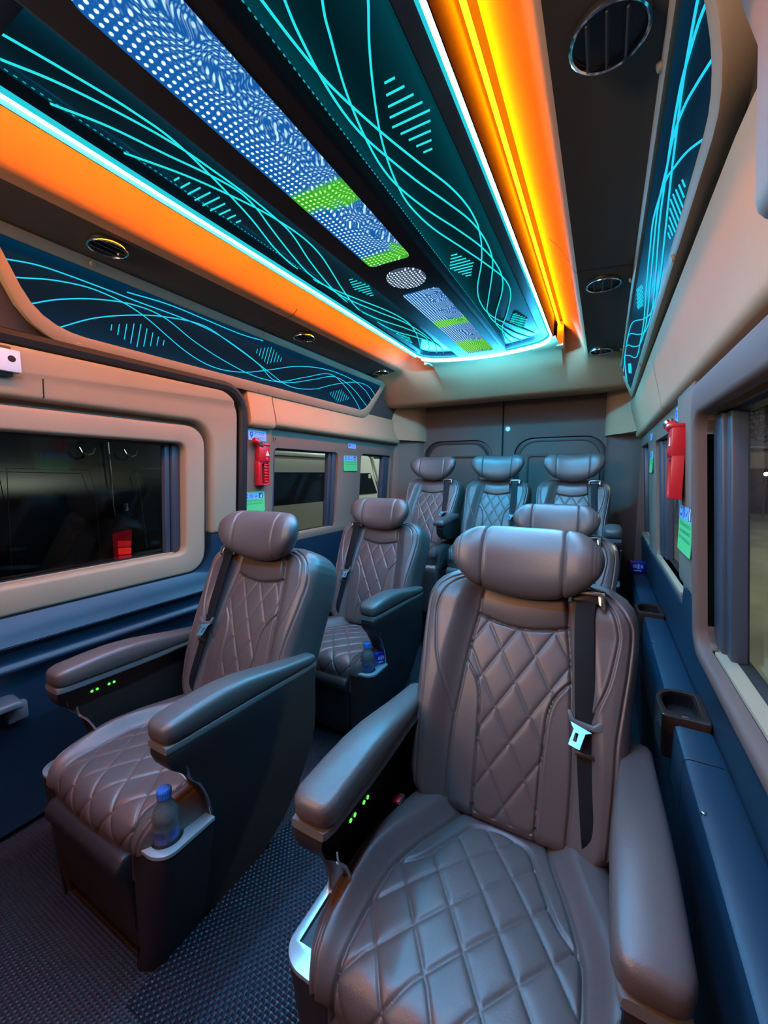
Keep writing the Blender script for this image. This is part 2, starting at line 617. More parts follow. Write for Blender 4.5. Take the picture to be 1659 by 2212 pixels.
# sliding door on the left
dl = structure('door_1', 'sliding side door trim, beige above navy')
up = [(-0.7, 1.345), (1.085, 1.345)] + [(1.085 + 0.1 * math.sin(R(a)), 1.245 + 0.1 * math.cos(R(a))) for a in range(10, 91, 10)] + [(1.185, 0.775), (1.06, 0.775)] + \
     [(0.97 + 0.09 * math.cos(R(a)), 1.125 + 0.09 * math.sin(R(a))) for a in range(0, 91, 10)] + [(-0.7, 1.215)]
obj('upper_surround', panel(G(), up, [], mapL, lambda y, z: 0.032 + (0.012 if z > 1.3 else 0), -0.03), MT['door_beige'], dl, bevel=0.014, seg=3)
lo = [(-0.7, 0.632), (0.97, 0.632)] + [(0.97 + 0.09 * math.sin(R(a)), 0.722 - 0.09 * math.cos(R(a))) for a in range(10, 91, 10)] + [(1.06, 0.775), (1.185, 0.775), (1.185, 0.66), (1.15, 0.60), (1.08, 0.563), (-0.7, 0.563)]
obj('lower_slope', panel(G(), lo, [], mapL, lambda y, z: 0.026 + max(0, min(1, (0.632 - z) / 0.07)) * 0.048, -0.03), MT['navy'], dl, smooth=True, auto=30)
dp = [(0.566, 0.074), (0.558, 0.070), (0.55, 0.058), (0.515, 0.056), (0.508, 0.060), (0.502, 0.068), (0.494, 0.070), (0.486, 0.064), (0.478, 0.056), (0.44, 0.052), (0.2, 0.048), (0.02, 0.045)]
obj('lower_panel', extr_y(G(), [(XL(z) + d, z) for z, d in dp] + [(-1.47, 0.02), (-1.47, 0.566)], -0.7, 1.185), MT['navy'], dl, smooth=True, auto=55)
obj('recess_back', panel(G(), [(-0.7, 0.60), (1.12, 0.60), (1.12, 1.30), (-0.7, 1.30)], [rrect(-0.3, 0.99, 0.68, 1.16, 0.05)], mapL, -0.012, -0.05), MT['taupe'], dl)
obj('seam', panel(G(), [(0.5235, 1.222), (0.5265, 1.222), (0.5265, 1.34), (0.5235, 1.34)], [], mapL, 0.0335, 0.02), MT['gap'], dl)
hd = G().loft([[(x, y, z) for x, z in ((XL(0.4) + 0.045, 0.428 - s), (XL(0.4) + 0.105, 0.422 - s), (XL(0.4) + 0.11, 0.405 - s), (XL(0.4) + 0.045, 0.385 - s))]
               for y, s in ((0.30, 0.01), (0.36, 0.0), (0.405, 0.0), (0.42, 0.006))])
obj('pull_handle', hd, MT['handle'], dl, bevel=0.006)
obj('handle_cup', G().box(XL(0.35) + 0.04, XL(0.35) + 0.075, 0.395, 0.44, 0.35, 0.40), MT['plastic_grey'], dl, bevel=0.006)
# black seal round the door
sp = [(-0.7, 1.366), (0.6, 1.366), (1.115, 1.366)] + [(1.115 + 0.1 * math.sin(R(a)), 1.266 + 0.1 * math.cos(R(a))) for a in range(15, 91, 15)] + [(1.216, 1.1), (1.216, 0.8), (1.216, 0.4), (1.216, 0.02)]
obj('door_seal', G().tube([mapL(y, z, 0.022) for y, z in sp], 0.021, 8), MT['seal'], dl, smooth=True)


def window(name, mp, o, fr, y_sash, pane_mat, label, frame_mat, sash_far=True, d_frame=0.02, sill=True):
    """a vehicle window: trim frame, rubber ring, dark sash of a sliding pane, glass"""
    w = structure(name, label)
    y0, y1, z0, z1, r = o
    inner = rrect(y0, y1, z0, z1, r)
    if fr:
        outer = rrect(y0 - fr, y1 + fr, z0 - fr, z1 + fr * 0.8, r + fr * 0.55)
        obj('window_frame', ring(G(), outer, inner, mp, d_frame, -0.04), frame_mat, w, bevel=0.01, seg=3)
    i2 = rrect(y0 + 0.008, y1 - 0.008, z0 + 0.008, z1 - 0.008, r * 0.8)
    obj('rubber_ring', ring(G(), rrect(y0 - 0.004, y1 + 0.004, z0 - 0.004, z1 + 0.004, r), i2, mp, -0.028, -0.05), MT['seal'], w)
    if sill:
        obj('sill_lip', panel(G(), [(y0 + r, z0 - 0.001), (y1 - r, z0 - 0.001), (y1 - r, z0 + 0.006), (y0 + r, z0 + 0.006)], [], mp, -0.012, -0.04), MT['beige_frame'], w)
    for ya, yb, d in y_sash:
        obj('sash', panel(G(), [(ya, z0 + 0.004), (yb, z0 + 0.004), (yb, z1 - 0.004), (ya, z1 - 0.004)], [], mp, d, -0.045), MT['sash'], w, bevel=0.004)
    obj('pane', panel(G(), rrect(y0, y1, z0, z1, r, 3), [], mp, -0.042, -0.046), pane_mat, w)
    return w


window('window_1', mapL, (-0.27, 0.955, 0.715, 1.13, 0.03), 0.082, [(0.898, 0.918, -0.022), (0.922, 0.95, -0.014)], MT['window_dark'],
       'large dark window in the left sliding door', MT['beige_frame'])
window('window_2', mapL, (1.425, 1.955, 0.70, 1.14, 0.03), 0, [(1.43, 1.455, -0.02), (1.885, 1.91, -0.018), (1.914, 1.948, -0.012)], MT['window'],
       'left window behind the sliding door, white bus outside', MT['taupe'])
window('window_3', mapL, (2.21, 2.62, 0.70, 1.145, 0.03), 0, [(2.215, 2.235, -0.02), (2.53, 2.612, -0.012)], MT['window'],
       'rearmost left window, white truck outside', MT['taupe'])

# ---- right wall
wr = structure('wall_right', 'taupe right side wall above a navy panel and ledge')
g = panel(G(), [(-0.7, 0.635), (2.95, 0.635), (2.95, 1.26), (-0.7, 1.26)],
          [rrect(-0.25, 1.055, 0.655, 1.14, 0.04), rrect(1.345, 1.985, 0.68, 1.15, 0.03), rrect(2.27, 2.80, 0.69, 1.165, 0.03)], mapR, 0.0, -0.05)
obj('window_band', g, MT['taupe'], wr, bevel=0.006)
obj('lower_panel', panel(G(), [(-0.7, 0.0), (2.95, 0.0), (2.95, 0.66), (1.33, 0.66), (1.30, 0.715), (1.10, 0.735), (1.085, 0.66), (1.05, 0.635), (-0.7, 0.632)], [], mapR, 0.006, -0.05), MT['navy'], wr)
obj('pillar_cover', panel(G(), rrect(1.095, 1.325, 0.735, 1.225, 0.012, 3), [], mapR, 0.012, -0.02), MT['taupe'], wr, bevel=0.006)
bur = [(0.116, 1.41), (0.117, 1.385), (0.128, 1.335), (0.140, 1.285), (0.147, 1.255), (0.149, 1.238), (0.153, 1.226), (0.162, 1.219), (0.186, 1.217), (0.26, 1.217), (0.26, 1.41)]
obj('header_roll', extr_y(G(), bur, 0.64, 2.70), MT['beige'], wr, smooth=True, auto=50)
obj('header_end', G().loft([[(x + dx, y, z) for x, z in bur] for y, dx in ((0.641, 0.0), (0.58, 0.002), (0.52, 0.008), (0.46, 0.02), (0.2, 0.1))]), MT['beige'], wr, smooth=True, auto=50)
obj('pillar_head', G().loft([[(x, y, z) for y, z in ((.565, 1.74), (.56, 1.49), (.452, 1.345), (.42, 1.2), (.2, 1.2), (.2, 1.74))] for x in (.088, .26)]), MT['taupe'], wr, bevel=.02, seg=4)
obj('header_seam', G().loft([[(x - 0.0012, y, z) for x, z in bur[1:8]] for y in (1.548, 1.5515)], caps=False, closed=False), MT['gap'], wr)
obj('cove_backing', extr_y(G(), [(0.035, 1.60), (0.075, 1.56), (0.135, 1.40), (0.27, 1.40), (0.27, 1.66), (0.035, 1.66)], -1.3, 2.70), MT['headliner_dark'], wr)
obj('rear_pillar', G().loft([[(a, b, z) for a, b in ((0.27, 2.68), (0.178, 2.68), (0.168, 2.75), (0.14, 2.80), (0.09, 2.83), (0.03, 2.85), (0.008, 2.88), (0.0, 2.95), (0.27, 2.95))]
                             for z in (0.0, 1.25)]), MT['brown_panel'], wr, smooth=True, auto=60)
obj('rear_pillar_head', G().loft([[(a, b, z) for a, b in ((0.27, 2.60), (0.145, 2.60), (0.125, 2.66), (0.09, 2.72), (0.05, 2.77), (0.02, 2.81), (0.0, 2.86), (-0.01, 2.95), (0.27, 2.95))]
                                  for z in (1.25, 1.62)]), MT['beige'], wr, smooth=True, auto=60)
window('window_4', mapR, (-0.25, 1.055, 0.655, 1.14, 0.04), 0.0, [(0.955, 0.985, -0.018), (0.99, 1.062, -0.012)], MT['window'],
       'large right window beside the nearest seat, wet yard outside', MT['taupe'])
window('window_5', mapR, (1.345, 1.985, 0.68, 1.15, 0.03), 0.0, [(1.86, 1.90, -0.018), (1.905, 1.98, -0.01)], MT['window'],
       'middle right window behind the red hammer', MT['taupe'])
window('window_6', mapR, (2.27, 2.80, 0.69, 1.165, 0.03), 0.0, [(2.30, 2.55, -0.02), (2.62, 2.79, -0.01)], MT['window'],
       'rearmost right window', MT['taupe'])
fr4 = structure('trim_2', 'beige hard trim round the large right window')
obj('window_frame', ring(G(), rrect(-0.32, 1.09, 0.625, 1.205, 0.06), rrect(-0.25, 1.055, 0.655, 1.14, 0.04), mapR, 0.022, -0.032), MT['brown_panel'], fr4, bevel=0.01, seg=3)  # shade under the header is put into the dark brown of this frame
obj('sill_rail', panel(G(), [(-0.25, 0.648), (1.0, 0.648), (1.0, 0.662), (-0.25, 0.662)], [], mapR, -0.002, -0.05), MT['beige_frame'], fr4, bevel=0.003)
for a, b in ((1.345, 1.985), (2.27, 2.80)):
    obj('sill_rail', panel(G(), [(a + 0.02, 0.672), (b - 0.02, 0.672), (b - 0.02, 0.686), (a + 0.02, 0.686)], [], mapR, 0.004, -0.05), MT['beige_frame'], fr4, bevel=0.003)

# ledge along the right wall
lg = structure('trim_1', 'navy armrest ledge along the right wall')
for k, (ya, yb) in enumerate(((-0.7, 0.845), (0.848, 0.955), (1.10, 1.655), (1.80, 2.33))):
    obj('ledge_top', extr_y(G(), [(0.149, 0.5), (0.152, 0.507), (0.158, 0.51), (0.206, 0.51), (0.212, 0.507), (0.214, 0.50), (0.25, 0.50), (0.25, 0.40), (0.149, 0.40)], ya, yb),
        MT['navy'], lg, smooth=True, auto=30)
obj('ledge_face', extr_y(G(), [(0.152, 0.47), (0.17, 0.0), (0.25, 0.0), (0.25, 0.47)], -0.7, 2.4), MT['navy_dark'], lg)
obj('clip', G().lathe([(0.004, 0), (0.004, 0.004), (0.002, 0.005)], (0.156, 0.716, 0.508), 'z', 8), MT['steel'], lg)
obj('clip', G().lathe([(0.004, 0), (0.004, 0.004), (0.002, 0.005)], (0.156, 1.41, 0.508), 'z', 8), MT['steel'], lg)

# ---- rear wall with two doors
wb = structure('wall_rear', 'dark brown rear wall')
obj('rear_shell', G().box(-1.46, 0.27, 2.945, 2.99, 0.0, 1.75), MT['brown_panel'], wb)
for nm, xa, xb, axa, axb, aw, lab in (('door_2', -1.262, -0.640, -1.232, -0.712, (-1.125, -0.80), 'left rear door panel with an arched window recess'),
                                       ('door_3', -0.634, 0.02, -0.555, 0.01, (-0.47, -0.12), 'right rear door panel with an arched window recess')):
    d = structure(nm, lab)
    mp = lambda x, z, q: (x, 2.915 - q, z)
    arch = [(axa, 0.55)] + [(axa + 0.13 - 0.13 * math.cos(R(a)), 1.145 + 0.115 * math.sin(R(a))) for a in range(0, 91, 10)] + \
           [(axb - 0.13 + 0.13 * math.sin(R(a)), 1.145 + 0.115 * math.cos(R(a))) for a in range(0, 91, 10)] + [(axb, 0.55)]
    c = ((axa + axb) / 2, 0.8)
    inn = [(c[0] + (x - c[0]) * (1 - 0.035 / abs(axa - c[0])) if True else x, z - (0.03 if z > 0.6 else 0)) for x, z in arch]
    hole = [(x, z) for x, z in arch]
    obj('door_skin', panel(G(), [(xa, 0.2), (xb, 0.2), (xb, 1.60), (xa, 1.60)], [hole], mp, 0.012, -0.02), MT['brown_panel'], d, bevel=0.006)
    obj('arch_trim', ring(G(), arch, inn, mp, -0.008, -0.02), MT['leather_dark'], d, bevel=0.004)
    obj('arch_panel', panel(G(), inn, [rrect(aw[0], aw[1], 0.6, 1.145, 0.03)], mp, 0.004, -0.02), MT['brown_panel'], d, bevel=0.004)
    obj('window_gasket', ring(G(), rrect(aw[0], aw[1], 0.6, 1.145, 0.03), rrect(aw[0] + 0.01, aw[1] - 0.01, 0.61, 1.135, 0.025), mp, 0.006, -0.02), MT['seal'], d)
    obj('window_blank', panel(G(), rrect(aw[0] + 0.01, aw[1] - 0.01, 0.61, 1.135, 0.025), [], mp, -0.006, -0.02), MT['brown_panel'], d)
obj('centre_seal', G().box(-0.6405, -0.6335, 2.892, 2.93, 0.2, 1.60), MT['gap'], wb)
tag(obj('round_badge', G().lathe([(0.0165, 0.0), (0.0165, 0.002), (0.0, 0.0021)], (-0.603, 2.9005, 1.328), 'y', 24), MT['white']),
    'small round white sticker beside the middle joint of the rear doors', 'sticker')

# front bulkhead behind the camera
wf = structure('wall_front', 'dark partition behind the viewpoint')
obj('partition', G().box(-1.46, 0.27, -1.36, -1.32, 0.0, 1.75), MT['taupe'], wf)

# ---- ceiling
ce = structure('ceiling', 'suede headliner with a recessed centre and dark side strips')
YS = [-1.32, 0.0, 1.0, 1.5, 2.0, 2.16]
flatL = [(-1.255, 1.598), (-1.22, 1.606), (-1.13, 1.6165), (-1.105, 1.618)]
recL = [(-1.105, 1.618), (-1.094, 1.6188), (-1.083, 1.6208), (-1.072, 1.6250), (-1.062, 1.6315), (-1.050, 1.643), (-1.034, 1.658), (-1.01, 1.676), (-0.97, 1.697), (-0.93, 1.710), (-0.896, 1.72)]
recR = [(-0.198, 1.72), (-0.188, 1.708), (-0.172, 1.694), (-0.152, 1.674), (-0.132, 1.648), (-0.116, 1.618), (-0.106, 1.597), (-0.099, 1.585), (-0.092, 1.581)]
flatR = [(-0.092, 1.581), (-0.06, 1.580), (0.02, 1.574), (0.05, 1.568)]
obj('side_strip', strip_y(G(), flatL, YS), MT['headliner_dark'], ce, smooth=True)
obj('side_strip', strip_y(G(), flatR, YS), MT['headliner_dark'], ce, smooth=True)
obj('recess_slope', strip_y(G(), recL, YS), MT['headliner'], ce, smooth=True)
obj('recess_slope', strip_y(G(), recR, YS), MT['headliner'], ce, smooth=True)
obj('roof_skin', G().box(-1.46, 0.28, -1.36, 2.99, 1.735, 1.76), MT['headliner_dark'], ce)
# rear roll: blends every strip height into one rounded bulkhead
xs = [-1.42, -1.24] + [x for x, z in flatL[1:3]] + [x for x, z in recL] + [-0.88, -0.72, -0.55, -0.38, -0.21] + [x for x, z in recR] + [x for x, z in flatR[1:3]] + [0.05, 0.2]


def roof_z(x):
    pts = [(-1.42, 1.59)] + flatL + recL[1:] + [(-0.88, 1.622), (-0.21, 1.622)] + recR + flatR[1:] + [(0.2, 1.56)]
    for (a, za), (b, zb) in zip(pts, pts[1:]):
        if a <= x <= b:
            return za + (zb - za) * (x - a) / max(b - a, 1e-6)
    return 1.6


rows = []
for y, z, w in ((2.155, 1.622, 1.0), (2.18, 1.612, 0.92), (2.22, 1.597, 0.62), (2.26, 1.581, 0.34), (2.32, 1.556, 0.12), (2.39, 1.527, 0.02), (2.44, 1.503, 0), (2.47, 1.488, 0), (2.49, 1.479, 0), (2.515, 1.475, 0),
                (2.54, 1.475, 0), (2.60, 1.482, 0), (2.75, 1.505, 0), (2.95, 1.525, 0)):
    rows.append([(x, y, z + (roof_z(x) - z) * w) for x in xs])
obj('rear_roll', G().loft(rows, caps=False, closed=False), MT['headliner'], ce, smooth=True)
obj('seam', G().loft([[(x, y, z - 0.0008) for x, z in recR[2:] + flatR] for y in (1.2915, 1.2945)], caps=False, closed=False), MT['gap'], ce)
obj('seam', G().loft([[(x, y, z - 0.0008) for x, z in flatL + recL[:6]] for y in (1.2265, 1.2295)], caps=False, closed=False), MT['gap'], ce)


# ================================================================== CEILING LIGHT PANEL
TX0, TX1, TY0, TY1 = -0.876, -0.219, 0.12, 2.00
XC, XH = (TX0 + TX1) / 2, (TX1 - TX0) / 2


def tray_loop(inset, n=10):
    """rounded outline of the ceiling panel, rear edge bowed backwards"""
    x0, x1, y0, y1 = TX0 + inset, TX1 - inset, TY0 + inset, TY1 - inset
    r = max(0.02, 0.075 - inset * 0.6)
    pts = rrect(x0, x1, y0, y1, r, n)
    # insert intermediate rear points so that the bow is smooth
    out = []
    for i, p in enumerate(pts):
        out.append(p)
        if i == 2 * n + 1:
            q = pts[i + 1]
            for k in range(1, 14):
                t = k / 14
                out.append((p[0] + (q[0] - p[0]) * t, p[1]))
    h = (x1 - x0) / 2
    res = []
    for x, y in out:
        if y > y1 - r - 1e-6:
            w = (y - (y1 - r)) / r
            y += w * 0.088 * (1 - ((x - XC) / h) ** 2)
        res.append((x, y))
    return res


cl = thing('ceiling_light_panel', (XC, 1.05, 1.60), 'long ceiling light panel with cool LED border, etched sheets and dotted screens', 'ceiling light')
flat = lambda x, y, z: (x, y, z)
lo_, li_ = tray_loop(0.0), tray_loop(0.014)
LIP = 'lip'
lipz = lambda y, z: z if z != LIP else (1.6075 if y < 1.93 else 1.6145)
obj('outer_rim', G().loft([[(x, y, lipz(y, z)) for x, y in l] for l, z in ((tray_loop(0.002), 1.705), (lo_, 1.67), (lo_, 1.615), (tray_loop(0.001), LIP), (tray_loop(0.003), LIP), (tray_loop(0.004), 1.6175), (li_, 1.6175), (li_, 1.66))], caps=False), MT['rim'], cl, smooth=True, auto=30)
lm = tray_loop(0.009)
la, lb = tray_loop(0.0042), tray_loop(0.0142)
obj('led_strip', G().loft([[(x, y, 1.6165) for x, y in l] for l in (la, lb)], caps=False), MT['led_white'], cl)
rear = [(x, y, 1.6075) for x, y in lm if y > 1.955]
obj('led_strip', G().tube(rear, 0.0056, 8), MT['led_white'], cl, smooth=True)
for xa, xb in ((TX0 - .024, TX0 + .004), (TX1 - .004, TX1 + .024)):
    obj('recess_end', G().box(xa, xb, 2.10, 2.16, 1.618, 1.73), MT['headliner'], ce)
shf = lambda l: [(x - 0.013, y) for x, y in l]
ld = shf(tray_loop(0.045))
obj('led_halo_band', G().loft([[(x, y, z) for x, y in l] for l, z in ((tray_loop(0.0142), 1.6165), (tray_loop(0.0225), 1.6222))], caps=False), MT['led_halo'], cl, smooth=True)  # added glowing band that draws the halo beside the strip
obj('sloped_band', G().loft([[(x, y, z) for x, y in l] for l, z in ((tray_loop(0.0222), 1.6222), (tray_loop(0.028), 1.626), (ld, 1.641), (shf(tray_loop(0.05)), 1.646))], caps=False), MT['tray_band'], cl, smooth=True)
obj('back_plate', panel(G(), tray_loop(0.004), [], flat, 1.672, 1.676), MT['tray_dark'], cl)
fil = [(x, y) for x, y in tray_loop(-0.001) if y > 1.99]
fil = sorted(fil, key=lambda p: -p[0])
obj('rear_filler', panel(G(), [(TX0 - 0.012, 2.165)] + [(TX1 + 0.012, 2.165)] + [(TX1 + 0.004, 1.97)] + fil + [(TX0 - 0.004, 1.97)], [], flat, 1.6235, 1.628), MT['headliner'], ce)
# dark beam down the middle with a cross bar at the front
obj('centre_beam', extr_y(G(), [(-0.686, 1.66), (-0.684, 1.618), (-0.676, 1.611), (-0.456, 1.611), (-0.448, 1.618), (-0.446, 1.66)], 0.14, 2.068), MT['tray_dark'], cl, bevel=0.004)
obj('cross_bar', G().box(TX0 + 0.02, TX1 - 0.02, 0.135, 0.285, 1.618, 1.66), MT['tray_dark'], cl, bevel=0.012)
# screens
s1 = rrect(-0.6165, -0.4905, 0.285, 1.042, (0.012, 0.012, 0.014, 0.05), 6)
s1 = rrect(-0.6165, -0.4905, 0.272, 1.042, (0.05, 0.012, 0.014, 0.05), 6)
obj('led_screen', panel(G(), s1, [], flat, 1.6085, 1.613), MT['screen_a'], cl)
obj('led_screen', panel(G(), rrect(-0.6165, -0.4905, 1.248, 1.985, 0.014, 6), [], flat, 1.6085, 1.613), MT['screen_b'], cl)
obj('round_lamp', G().lathe([(0.060, 1.611), (0.060, 1.607), (0.057, 1.6045), (0.03, 1.603), (0.0005, 1.6025)], (-0.5535, 1.148, 0), 'z', 40), MT['screen_dome'], cl, smooth=True)
# hidden amber strips
for xx, am in ((TX0 - 0.008, MT['led_amber']), (TX1 + 0.009, MT['led_amber_right'])):
    obj('amber_strip', G().tube([(xx, y, 1.698) for y in (-1.2, 0.5, 1.2, 2.02, 2.10)], 0.0045, 6), am, cl)

ZA = 1.64
acl = obj('acrylic_sheet', panel(G(), [p for p in [(-0.856, 0.27), (-0.68, 0.27), (-0.68, 2.055), (-0.72, 2.045), (-0.78, 2.01), (-0.856, 1.93)]], [], flat, ZA, ZA + 0.004), MT['acrylic_left'], cl)
acr = obj('acrylic_sheet', panel(G(), [p for p in [(-0.45, 0.27), (-0.278, 0.27), (-0.278, 1.95), (-0.33, 2.01), (-0.39, 2.045), (-0.45, 2.055)]], [], flat, ZA, ZA + 0.004), MT['acrylic_right'], cl)
ETR = 0.0019


def etched(parent, lines, mp, m):
    for l in lines:
        pts = [mp(a, b) for a, b in spline(l, 7)]
        obj('etched_line', G().tube(pts, ETR, 5), m, parent, smooth=True)


BAR = [.25, .45, .65, .85, 1, .8, .6, .42, .25]


def etched_bars(parent, y0, y1, c, ln, mp, m):
    """nine parallel strokes, an equaliser figure: spaced along the sheet, lying across it"""
    for i, k in enumerate(BAR):
        y = y0 + (y1 - y0) * i / 8
        a, b = c - ln * k / 2, c + ln * k / 2
        obj('etched_bar', G().tube([mp(y, a), mp(y, b)], ETR * (0.9 if ln > 0.06 else 0.75), 5), m, parent)


cm = lambda x, y: (x, y, ZA - 0.0015)
cmb = lambda y, x: (x, y, ZA - 0.0015)
CLL = [
    [(-0.80, 0.20), (-0.776, 0.287), (-0.757, 0.359), (-0.738, 0.449), (-0.736, 0.542), (-0.777, 0.73), (-0.826, 0.876), (-0.845, 0.98), (-0.845, 1.078), (-0.815, 1.209), (-0.758, 1.389), (-0.737, 1.527), (-0.755, 1.661), (-0.80, 1.807), (-0.835, 1.90)],
    [(-0.823, 0.302), (-0.79, 0.362), (-0.759, 0.447), (-0.739, 0.527), (-0.732, 0.60), (-0.727, 0.70), (-0.731, 0.79), (-0.742, 0.856), (-0.784, 0.976), (-0.819, 1.102), (-0.840, 1.208), (-0.848, 1.337), (-0.824, 1.462), (-0.776, 1.595), (-0.744, 1.732), (-0.772, 1.86), (-0.82, 1.965)],
    [(-0.845, 0.372), (-0.807, 0.444), (-0.776, 0.534), (-0.749, 0.608), (-0.735, 0.67), (-0.743, 0.73), (-0.768, 0.802), (-0.804, 0.914), (-0.834, 1.031), (-0.837, 1.138), (-0.827, 1.253), (-0.791, 1.393), (-0.747, 1.548), (-0.733, 1.738), (-0.745, 1.87), (-0.785, 1.995)],
    [(-0.845, 0.490), (-0.795, 0.583), (-0.764, 0.663), (-0.741, 0.738), (-0.728, 0.811), (-0.725, 0.889), (-0.737, 0.967), (-0.766, 1.06), (-0.805, 1.178), (-0.843, 1.327), (-0.848, 1.446), (-0.832, 1.599), (-0.788, 1.707), (-0.745, 1.819), (-0.736, 1.92), (-0.755, 2.022)],
]
CRL = [
    [(-0.42, 0.28), (-0.424, 0.36), (-0.423, 0.438), (-0.420, 0.51), (-0.412, 0.58), (-0.386, 0.684), (-0.354, 0.786), (-0.322, 0.88), (-0.307, 0.96), (-0.305, 1.03), (-0.309, 1.069), (-0.322, 1.141), (-0.35, 1.241), (-0.395, 1.365), (-0.42, 1.474), (-0.423, 1.603), (-0.394, 1.724), (-0.300, 1.93)],
    [(-0.36, 0.34), (-0.397, 0.452), (-0.409, 0.50), (-0.419, 0.565), (-0.422, 0.63), (-0.416, 0.688), (-0.398, 0.76), (-0.375, 0.84), (-0.345, 0.925), (-0.317, 1.017), (-0.306, 1.109), (-0.311, 1.214), (-0.337, 1.319), (-0.395, 1.501), (-0.423, 1.603), (-0.42, 1.725), (-0.377, 1.88), (-0.315, 1.995)],
    [(-0.30, 0.39), (-0.354, 0.476), (-0.372, 0.52), (-0.392, 0.577), (-0.405, 0.627), (-0.417, 0.69), (-0.424, 0.76), (-0.419, 0.83), (-0.393, 0.932), (-0.356, 1.037), (-0.325, 1.14), (-0.31, 1.238), (-0.312, 1.351), (-0.338, 1.461), (-0.401, 1.644), (-0.422, 1.757), (-0.40, 1.92), (-0.36, 2.02)],
    [(-0.285, 0.47), (-0.301, 0.505), (-0.327, 0.551), (-0.355, 0.61), (-0.384, 0.681), (-0.406, 0.755), (-0.420, 0.83), (-0.424, 0.90), (-0.409, 1.002), (-0.369, 1.13), (-0.33, 1.26), (-0.307, 1.364), (-0.311, 1.476), (-0.356, 1.64), (-0.41, 1.798), (-0.424, 1.918), (-0.41, 2.035)],
]
etched(acl, CLL, cm, MT['etch'])
etched(acr, CRL, cm, MT['etch'])
for a, b, c, l in ((0.583, 0.746, -0.820, 0.064), (1.127, 1.258, -0.740, 0.058), (1.64, 1.785, -0.833, 0.05)):
    etched_bars(acl, a, b, c, l, cmb, MT['etch'])
for a, b, c, l in ((0.612, 0.769, -0.326, 0.072), (1.147, 1.283, -0.402, 0.073), (1.671, 1.822, -0.333, 0.068)):
    etched_bars(acr, a, b, c, l, cmb, MT['etch'])
# row of tiny edge LEDs along the outer edges
for sx, sheet in ((-0.838, acl), (-0.446, acr)):
    gd = G()
    for k in range(150):
        y = 0.30 + k * 0.0112
        gd.box(sx - 0.0008, sx + 0.0008, y, y + 0.0045, ZA - 0.0012, ZA - 0.0002)
    tag(obj('edge_led_row', gd, MT['edge_dot'], sheet), kind='stuff')
gd = G()
for k in range(34):
    x = -0.80 + k * 0.0042
    gd.box(x, x + 0.002, 2.02 - 0.3 * max(0, -0.74 - x), 2.0225 - 0.3 * max(0, -0.74 - x), ZA - 0.002, ZA - 0.0005)
    x = -0.44 + k * 0.0036
    gd.box(x, x + 0.0018, 2.03, 2.0325, ZA - 0.002, ZA - 0.0005)
tag(obj('end_led_row', gd, MT['edge_dot'], cl), kind='stuff')


# ================================================================== SIDE LIGHT PANELS
def side_panel(name, label, p0, p1, nrm, outer, inner, lines, bars, screws, mirror):
    p0 = np.array([p0[0], 0, p0[1]])
    p1 = np.array([p1[0], 0, p1[1]])
    s = (p1 - p0) / np.linalg.norm(p1 - p0)
    n = np.array([nrm[0], 0, nrm[1]], float)
    n -= s * n.dot(s)
    n /= np.linalg.norm(n)

    def mp(y, q, d):
        p = p0 + s * q + n * d
        return (p[0], y, p[2])
    t = thing(name, tuple(p0 + np.array([0, 1.4, 0])), label, 'light panel', 'side light panels')
    obj('panel_frame', ring(G(), outer, inner, mp, 0.0, -0.035), MT['beige_frame'], t, bevel=0.006, seg=2)
    sh = obj('acrylic_sheet', panel(G(), inner, [], lambda a, b, d: mp(a, b, d), -0.008, -0.012), MT['acrylic_side'], t)
    for l in lines:
        obj('etched_line', G().tube([mp(a, b, -0.007) for a, b in spline(l, 7)], ETR * 0.9, 5), MT['etch_blue'], sh, smooth=True)
    for a, b, c, ln in bars:
        for i, k in enumerate(BAR):
            y = a + (b - a) * i / 8
            obj('etched_bar', G().tube([mp(y, c - ln * k / 2, -0.007), mp(y, c + ln * k / 2, -0.007)], ETR * 0.7, 5), MT['etch_blue'], sh)
    for y, q in screws:
        c = mp(y, q, 0.0)
        c2 = mp(y, q, 0.004)
        obj('screw', G().tube([c, c2], [0.0075, 0.0055], 10), MT['beige_frame'], t, smooth=True, auto=50)
    return t


def chamfer(pts, r=0.05, n=5):
    """round the corners of a polygon, radius per corner"""
    out = []
    m = len(pts)
    for i in range(m):
        p, rr = Vector(pts[i][:2]), (pts[i][2] if len(pts[i]) > 2 else r)
        a, b = Vector(pts[i - 1][:2]) - p, Vector(pts[(i + 1) % m][:2]) - p
        ta = p + a.normalized() * min(rr, a.length * 0.45)
        tb = p + b.normalized() * min(rr, b.length * 0.45)
        for k in range(n + 1):
            t = k / n
            q = ta * (1 - t) ** 2 + p * 2 * t * (1 - t) + tb * t * t
            out.append((q.x, q.y))
    return out


